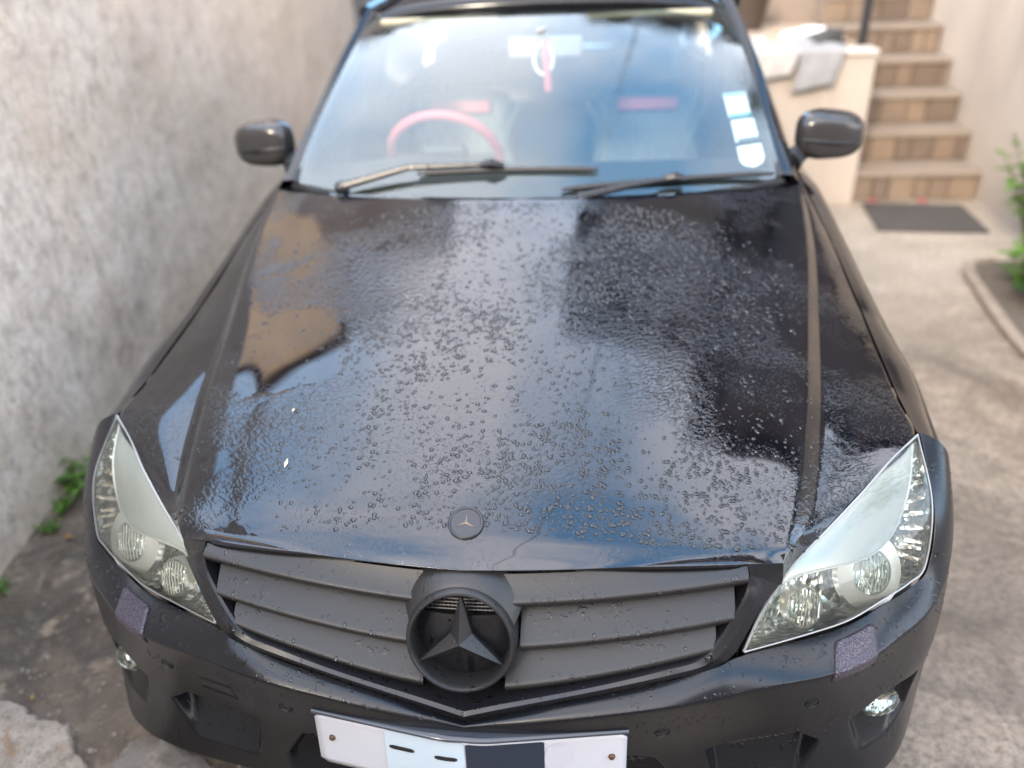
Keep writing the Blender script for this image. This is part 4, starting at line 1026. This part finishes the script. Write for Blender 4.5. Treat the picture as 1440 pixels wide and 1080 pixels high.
# ------------------------------------------------------------------ plants
def m_leaf(name, c1, c2):
    t = NT(name); oi = t.n('TexCoord').outputs['Object']
    c = t.mix(t.noise(oi, 14, 3), c1, c2)
    p = t.n('BsdfPrincipled', {'Base Color': c, 'Roughness': .45}); tl = t.n('BsdfTranslucent', {'Color': c})
    return t.surf(t.n('MixShader', {0: .35, 1: p.outputs[0], 2: tl.outputs[0]}).outputs[0])
M['leaf'] = m_leaf('green_leaf', (.05, .13, .018), (.14, .26, .03)); M['leaf_dark'] = m_leaf('dark_leaf', (.02, .05, .012), (.05, .10, .02)); M['leaf_yel'] = m_leaf('yellow_leaf', (.30, .26, .03), (.42, .34, .05))
M['stem'] = simple('stem', (.10, .09, .04), .8)
def leaf(b, p, d, L, W, droop=.25):
    d = Vector(d).normalized(); s_ = d.cross(Vector((0, 0, 1)));
    if s_.length < .05: s_ = Vector((1, 0, 0))
    s_.normalize(); n = s_.cross(d)
    V = []; p = Vector(p)
    for t, w in ((0, .12), (.35, 1), (.7, .8), (1.0, .02)):
        c = p + d * (L * t) - Vector((0, 0, 1)) * (L * droop * t * t)
        V += [c - s_ * (W * w / 2) + n * (W * w * .12), c - n * (W * w * .05), c + s_ * (W * w / 2) + n * (W * w * .12)]
    F = []
    for i in range(3): F += [(i * 3, i * 3 + 1, i * 3 + 4, i * 3 + 3), (i * 3 + 1, i * 3 + 2, i * 3 + 5, i * 3 + 4)]
    b.add(V, F)
def plant(name, x, y, h, r, nst, nlf, L, mat, label, cat='plant', group=None, z=0.0):
    o = empty(name, (x, y, z)); sb = MB(); lb = MB()
    for k in range(nst):
        a = random.uniform(0, 6.28); q = r * random.uniform(.2, 1); tip = Vector((q * math.cos(a), q * math.sin(a), h * random.uniform(.6, 1)))
        base = Vector((q * .2 * math.cos(a), q * .2 * math.sin(a), -.01)); md = (base + tip) / 2 + Vector((0, 0, h * .12))
        sb.tube([base, md, tip], [.004 + h * .006, .003 + h * .004, .002], 5)
        for j in range(nlf):
            t = random.uniform(.25, 1); p = base + (md - base) * min(1, t * 2) + (tip - md) * max(0, t * 2 - 1)
            aa = random.uniform(0, 6.28); leaf(lb, p, (math.cos(aa), math.sin(aa), random.uniform(-.1, .8)), L * random.uniform(.6, 1.15), L * .45)
    sb.build('stem', M['stem'], o); lb.build('foliage', mat, o, sharp=None)
    return tag(o, label, cat, group)
plant('shrub', 2.52, 3.42, .62, .30, 14, 14, .11, M['leaf'], 'bright green leafy shrub against the wall right of the doormat', 'shrub')
plant('bedding_plant', 2.22, 2.78, .20, .15, 9, 9, .09, M['leaf_dark'], 'low dark green plant in the bed near the pale kerb', 'plant', 'plants in the bed')
plant('bedding_plant', 2.30, 3.06, .22, .18, 9, 9, .10, M['leaf'], 'low fresh green plant in the bed below the shrub', 'plant', 'plants in the bed')
plant('bedding_plant', 2.20, 2.62, .10, .07, 5, 6, .06, M['leaf_yel'], 'small yellow leaved plant at the near end of the bed', 'plant', 'plants in the bed')
for k, (y, dx, h, lab) in enumerate(((1.14, .045, .10, 'largest green weed at the foot of the wall, beside the headlight'), (1.02, .04, .055, 'small green weed in front of the largest weed at the wall'), (.93, .05, .04, 'tiny green weed at the wall foot nearest the camera'), (1.32, .04, .06, 'small green weed at the wall foot behind the largest weed'), (1.52, .04, .05, 'faint green weed farthest along the wall foot'))):
    plant('weed', wall_x(y) + dx, y, h, h * 1.1, 8, 6, h * .5, M['leaf'], lab, 'weed', 'weeds along the wall foot')
plant('weed', -1.50, .66, .04, .03, 5, 5, .022, M['leaf'], 'bright green weed alone at the left edge of the picture', 'weed', 'weeds along the wall foot')
# garden tree to the right, seen only as a dark reflection
def tree(x, y, h, r, label):
    o = empty('tree', (x, y, 0)); tb = MB(); lb = MB()
    tb.tube([(0, 0, -.05), (.05, .02, h * .3), (-.03, .05, h * .6), (0, 0, h * .85)], [.13, .10, .07, .03], 10); tips = []
    for k in range(12):
        a = k * 2.4; z0 = h * random.uniform(.35, .7); q = r * random.uniform(.6, 1); tp = Vector((q * math.cos(a), q * math.sin(a), z0 + h * random.uniform(.05, .3)))
        tb.tube([(0, 0, z0), tuple(tp * .5 + Vector((0, 0, z0 * .5 + .1))), tuple(tp)], [.04, .025, .01], 6); tips.append(tp)
    for k in range(2600):
        tp = random.choice(tips); p = tp * random.uniform(.55, 1.08) + Vector((random.gauss(0, .28), random.gauss(0, .28), random.gauss(.1, .28)))
        a = random.uniform(0, 6.28); leaf(lb, p, (math.cos(a), math.sin(a), random.uniform(-.6, .5)), random.uniform(.10, .17), .07)
    tb.build('trunk', simple('bark', (.09, .07, .05), .9, bscale=30, bdist=.02), o); lb.build('crown', M['leaf_dark'], o, sharp=None)
    return tag(o, label, 'tree')
tree(5.2, 1.6, 5.2, 1.5, 'dark leafy garden tree right of the car, mirrored in the bonnet')

# overhead cable, mirrored as a thin line in the windscreen
b = MB(); A, Bq = Vector((-1.2, -11, 6.2)), Vector((1.35, 8.36, 6.5)); b.tube([A + (Bq - A) * t - Vector((0, 0, .55 * 4 * t * (1 - t))) for t in np.linspace(0, 1, 30)], .011, 6)
tag(b.build('overhead_cable', M['rubber']), 'thin dark overhead cable mirrored in the windscreen', 'cable')

# ------------------------------------------------------------------ things on the ground
def slab(name, pts, th, mat, label, seed, cat='slab', z0=0.0):
    pts = np.array(pts, float); n = 220
    d = np.r_[0, np.cumsum(np.linalg.norm(np.diff(np.vstack([pts, pts[:1]]), axis=0), axis=1))]; q = np.vstack([pts, pts[:1]])
    tt = np.linspace(0, d[-1], n, endpoint=False); P = np.stack([np.interp(tt, d, q[:, k]) for k in range(2)], 1)
    c = P.mean(0); P = P + (P - c) / np.linalg.norm(P - c, axis=1, keepdims=True) * ((vnoise(np.stack([tt * 30, tt * 0], -1), seed) - .5) * .016 + (vnoise(np.stack([tt * 110, tt * 0], -1), seed + 1) - .5) * .010 + (vnoise(np.stack([tt * 300, tt * 0], -1), seed + 2) - .5) * .006)[:, None]
    rings = []
    for k, (f_, z) in enumerate(((1.0, -.004), (1.0, th * .55), (.992, th * .9), (.975, th), (.8, th), (.55, th), (.3, th), (.06, th))):
        Q = c + (P - c) * f_; zz = z + ((vnoise(Q * 30, seed + 3) - .5) * .004 + (vnoise(Q * 90, seed + 4) - .5) * .002 if k > 1 else 0)
        rings.append(np.column_stack([Q, np.zeros(n) + zz + z0]))
    G = np.array([np.vstack([r_, r_[:1]]) for r_ in rings])
    return tag(orient(grid(name, G, mat, None, sharp=60), (0, 0, 1)), label, cat)
def m_slab(name, a, bcol, st):
    t = NT(name); P = t.n('TexCoord').outputs['Object']
    c = t.mix(t.ramp(t.noise(P, 12, 6, .65, .6), [(.38, 0), (.62, 1)]), a, bcol); c = t.mix(t.ramp(t.noise(P, 9, 6, .6, 1.0), [(.52, 0), (.66, .85)]), c, st)
    c = t.mix(t.ramp(t.noise(P, 110, 5, .72), [(.52, 0), (.66, .8)]), c, (.12, .095, .07)); c = t.mix(t.ramp(t.noise(P, 30, 6, .7), [(.55, 0), (.66, .7)]), c, (.15, .115, .085))
    return t.pbr(Base_Color=c, Roughness=.75, Normal=t.bump(t.noise(P, 85, 6, .7), 1.0, .006))
slab('broken_slab', [(-1.62, .46), (-1.42, .36), (-1.245, .285), (-1.18, .285), (-1.10, .25), (-1.03, .235), (-1.005, .215), (-.985, .18), (-.935, .165), (-.905, .13), (-.90, .0), (-1.1, -.25), (-1.6, -.3), (-1.8, .1)], .030, m_slab('broken_pale_concrete', (.24, .185, .14), (.36, .295, .235), (.24, .135, .07)), 'broken pale concrete slab with rusty stains in the bottom left corner', 11)
slab('concrete_patch', [(-.86, .215), (-.80, .235), (-.70, .20), (-.60, .16), (-.45, .10), (-.45, -.05), (-.80, .05), (-.87, .14)], .012, m_slab('speckled_concrete', (.13, .115, .10), (.20, .18, .16), (.30, .275, .245)), 'speckled grey concrete patch under the bumper corner, beside the broken slab', 17)
M['grit'] = simple('pale_grit', (.24, .20, .165), .85, var=.3)
b = MB()
for k in range(420):
    x = random.uniform(-1.5, -.55); y = random.uniform(.1, 1.0); y = y if random.random() < .4 else random.uniform(.1, .4); r_ = .0012 + .006 * random.random() ** 4
    b.box((x, y, r_ * .5 + .002), (r_ * 2, r_ * 1.5, r_ * 1.2), Matrix.Rotation(random.uniform(0, 6.3), 3, 'Z') @ Matrix.Rotation(random.uniform(-.5, .5), 3, 'X'), .6)
tag(b.build('grit', M['grit'], None, smooth=False), 'pale grit scattered on the dirty ground by the bumper', 'grit', kind='stuff')
M['dry'] = m_leaf('dry_leaf', (.30, .16, .04), (.42, .26, .08))
for k, (x, y, L, lab) in enumerate(((-1.46, .90, .035, 'orange dry leaf on the ground near the wall weeds'), (-1.17, .31, .018, 'small dry leaf on the dirt just behind the broken slab'), (.93, .22, .02, 'tiny orange leaf on the ground beside the right fog lamp'))):
    b = MB(); leaf(b, (0, 0, .008), (math.cos(k * 2), math.sin(k * 2), .15), L, L * .5, .1); tag(b.build('dry_leaf', M['dry'], None), lab, 'leaf', 'dry leaves on the ground').location = (x, y, .002)

# ------------------------------------------------------------------ on and in the car
M['petal'] = simple('cream_petal', (.70, .58, .36), .6)
for k, (x, y, lab) in enumerate(((-.345, .235, 'cream petal on the lower left of the wet bonnet'), (-.375, .375, 'tiny cream petal higher up the left of the bonnet'))):
    p, n = frame_at(x, y); b = MB(); Bq = basis(n); L = .011 if k == 0 else .006
    b.add(xf([(0, -L, .001), (L * .35, 0, .0016), (0, L, .002), (-L * .35, 0, .0016), (0, 0, .003)], Bq, (0, 0, 0)), [(0, 1, 4), (1, 2, 4), (2, 3, 4), (3, 0, 4)]); o = b.build('petal', M['petal'], None, smooth=False); o.location = p
    tag(o, lab, 'petal', 'petals on the bonnet')
orn = empty('hanging_ornament', (.015, 1.80, 1.14))
b = MB(); b.tube([(0, .0, .17), (.004, 0, .12), (.010, 0, .02)], [.010, .012, .013], 8); b.build('red_ribbon', M['red'], orn)
b = MB(); b.tube([(.03 * math.cos(a) - .004, 0, .115 + .045 * math.sin(a)) for a in np.linspace(0, 6.28, 25)], .005, 6); b.build('bead_loop', M['sticker'], orn)
tag(orn, 'red and white ornament hanging from the rear view mirror', 'ornament')

# beads of water on the bonnet
def drops():
    G = HG; m, n = G.shape[:2]
    V = []; F = []; cnt = 0
    prof = [(1.0, -.05), (.90, .20), (.58, .33)]; K = 7
    dirs = np.array([(math.cos(2 * math.pi * k / K), math.sin(2 * math.pi * k / K)) for k in range(K)])
    N = 110000
    yy = rng.uniform(.09, 1.12, N); xx = rng.uniform(-.66, .66, N)
    # denser on the centre and towards the nose, thinner in the run-off streaks
    cl = vnoise(np.stack([xx * 7, yy * 5], -1), 21); c2 = vnoise(np.stack([xx * 26, yy * 20], -1), 22)
    dn = np.exp(-(np.abs(xx - .06) / .42) ** 2.6) * (.20 + .80 * sstep(.30, .65, cl)) * (.35 + .65 * sstep(.25, .6, c2))
    ok = rng.random(N) < dn * .75
    sz = .0007 + .0044 * rng.random(N) ** 4.4
    # index lookups
    C = crv(HC, 400); R_ = crv(HR, 400)
    gy = G[:, (n - 1) // 2, 1]
    for x, y, s in zip(xx[ok], yy[ok], sz[ok]):
        i = int(np.searchsorted(gy, y - .0)); i = min(max(i, 1), m - 2)
        j = int(np.searchsorted(G[i, :, 0], x)); j = min(max(j, 1), n - 2)
        # correct the row for the bow of the mesh
        i = min(max(i - int(round((G[i, j, 1] - y) / max(1e-4, (gy[min(i + 1, m - 1)] - gy[i - 1]) / 2))), 1), m - 2)
        p = G[i, j]; nn = np.cross(G[i, j + 1] - G[i, j - 1], G[i + 1, j] - G[i - 1, j]); nn /= np.linalg.norm(nn)
        if nn[2] < 0: nn = -nn
        jit = rng.uniform(-.5, .5, 2); p = p + (G[i, j + 1] - G[i, j]) * jit[0] + (G[i + 1, j] - G[i, j]) * jit[1]
        u = np.array([1.0, 0, -nn[0] / nn[2]]); u /= np.linalg.norm(u); w = np.cross(nn, u)
        el = rng.uniform(.75, 1.3); a = rng.uniform(0, 3.14); o = len(V)
        ca, sa = math.cos(a), math.sin(a); wob = 1 + rng.uniform(-.18, .18, K)
        for r_, h in prof:
            for (dx, dy), wb in zip(dirs, wob):
                ex, ey = dx * el * wb, dy / el * wb; qx, qy = ex * ca - ey * sa, ex * sa + ey * ca
                V.append(p + (u * qx + w * qy) * (r_ * s) + nn * (h * s * 1.15))
        V.append(p + nn * (.37 * s * 1.15))
        for q in range(2):
            for k in range(K): F.append((o + q * K + k, o + q * K + (k + 1) % K, o + (q + 1) * K + (k + 1) % K, o + (q + 1) * K + k))
        for k in range(K): F.append((o + 2 * K + k, o + 2 * K + (k + 1) % K, o + 3 * K))
    return V, F
V, F = drops(); o = mesh('water_beads', V, F, M['water'], hood); o['kind'] = 'stuff'

# beads and runs on the bumper, slats and wings
def surf_drops(G, ij, sizes, seed):
    r_ = np.random.default_rng(seed); V = []; F = []; K = 7
    for (fi, fj), s in zip(ij, sizes):
        i, j = int(fi), int(fj); i = min(max(i, 1), G.shape[0] - 2); j = min(max(j, 1), G.shape[1] - 2)
        p = G[i, j] + (G[i, j + 1] - G[i, j]) * (fj - j) + (G[i + 1, j] - G[i, j]) * (fi - i)
        n = np.cross(G[i, j + 1] - G[i, j - 1], G[i + 1, j] - G[i - 1, j]); n /= np.linalg.norm(n)
        if n[1] > .05 or (abs(n[1]) <= .05 and n[2] < 0): n = -n
        d = np.array([0, 0, -1.0]); d = d - n * (d @ n); d /= max(1e-6, np.linalg.norm(d)); w = np.cross(n, d); o = len(V); st = r_.uniform(1.0, 1.9)
        wob = 1 + r_.uniform(-.15, .15, K)
        for q, h in ((1.0, -.05), (.88, .24), (.55, .40)):
            for k in range(K):
                a = 2 * math.pi * k / K; V.append(p + (d * (math.cos(a) * st) + w * math.sin(a)) * (q * s * wob[k]) + n * (h * s * .9))
        V.append(p + n * (.44 * s * .9))
        for q in range(2):
            for k in range(K): F.append((o + q * K + k, o + q * K + (k + 1) % K, o + (q + 1) * K + (k + 1) % K, o + (q + 1) * K + k))
        for k in range(K): F.append((o + 2 * K + k, o + 2 * K + (k + 1) % K, o + 3 * K))
    return V, F
n_ = 3600; ii = rng.uniform(8, 112, n_); jj = rng.uniform(2, BASE.shape[1] * 2 - 4, n_)
FULL = np.concatenate([BASE[:, ::-1][:, :-1] * MIR, BASE], 1)
cl = vnoise(np.stack([ii / 22, jj / 30], -1), 31); keep = rng.random(n_) < (.08 + .92 * sstep(.42, .66, cl))
V, F = surf_drops(FULL, np.stack([ii, jj], 1)[keep], (.0007 + .0022 * rng.random(n_) ** 4)[keep], 5)
o = mesh('water_beads', V, F, M['water'], bumper); o['kind'] = 'stuff'
# a few fat drops hanging on the slats
for sl_ in [o for o in bpy.data.objects if o.name.startswith('slat')]:
    me = sl_.data; nv = 24; A = np.array([v.co[:] for v in me.vertices]).reshape(-1, nv, 3)
    k = 26; ij = np.stack([rng.uniform(.1, 6.5, k), rng.uniform(1, nv - 2, k)], 1)
    V, F = surf_drops(A, ij, .0008 + .0024 * rng.random(k) ** 3, 9); o = mesh('water_beads', V, F, M['water'], sl_); o['kind'] = 'stuff'
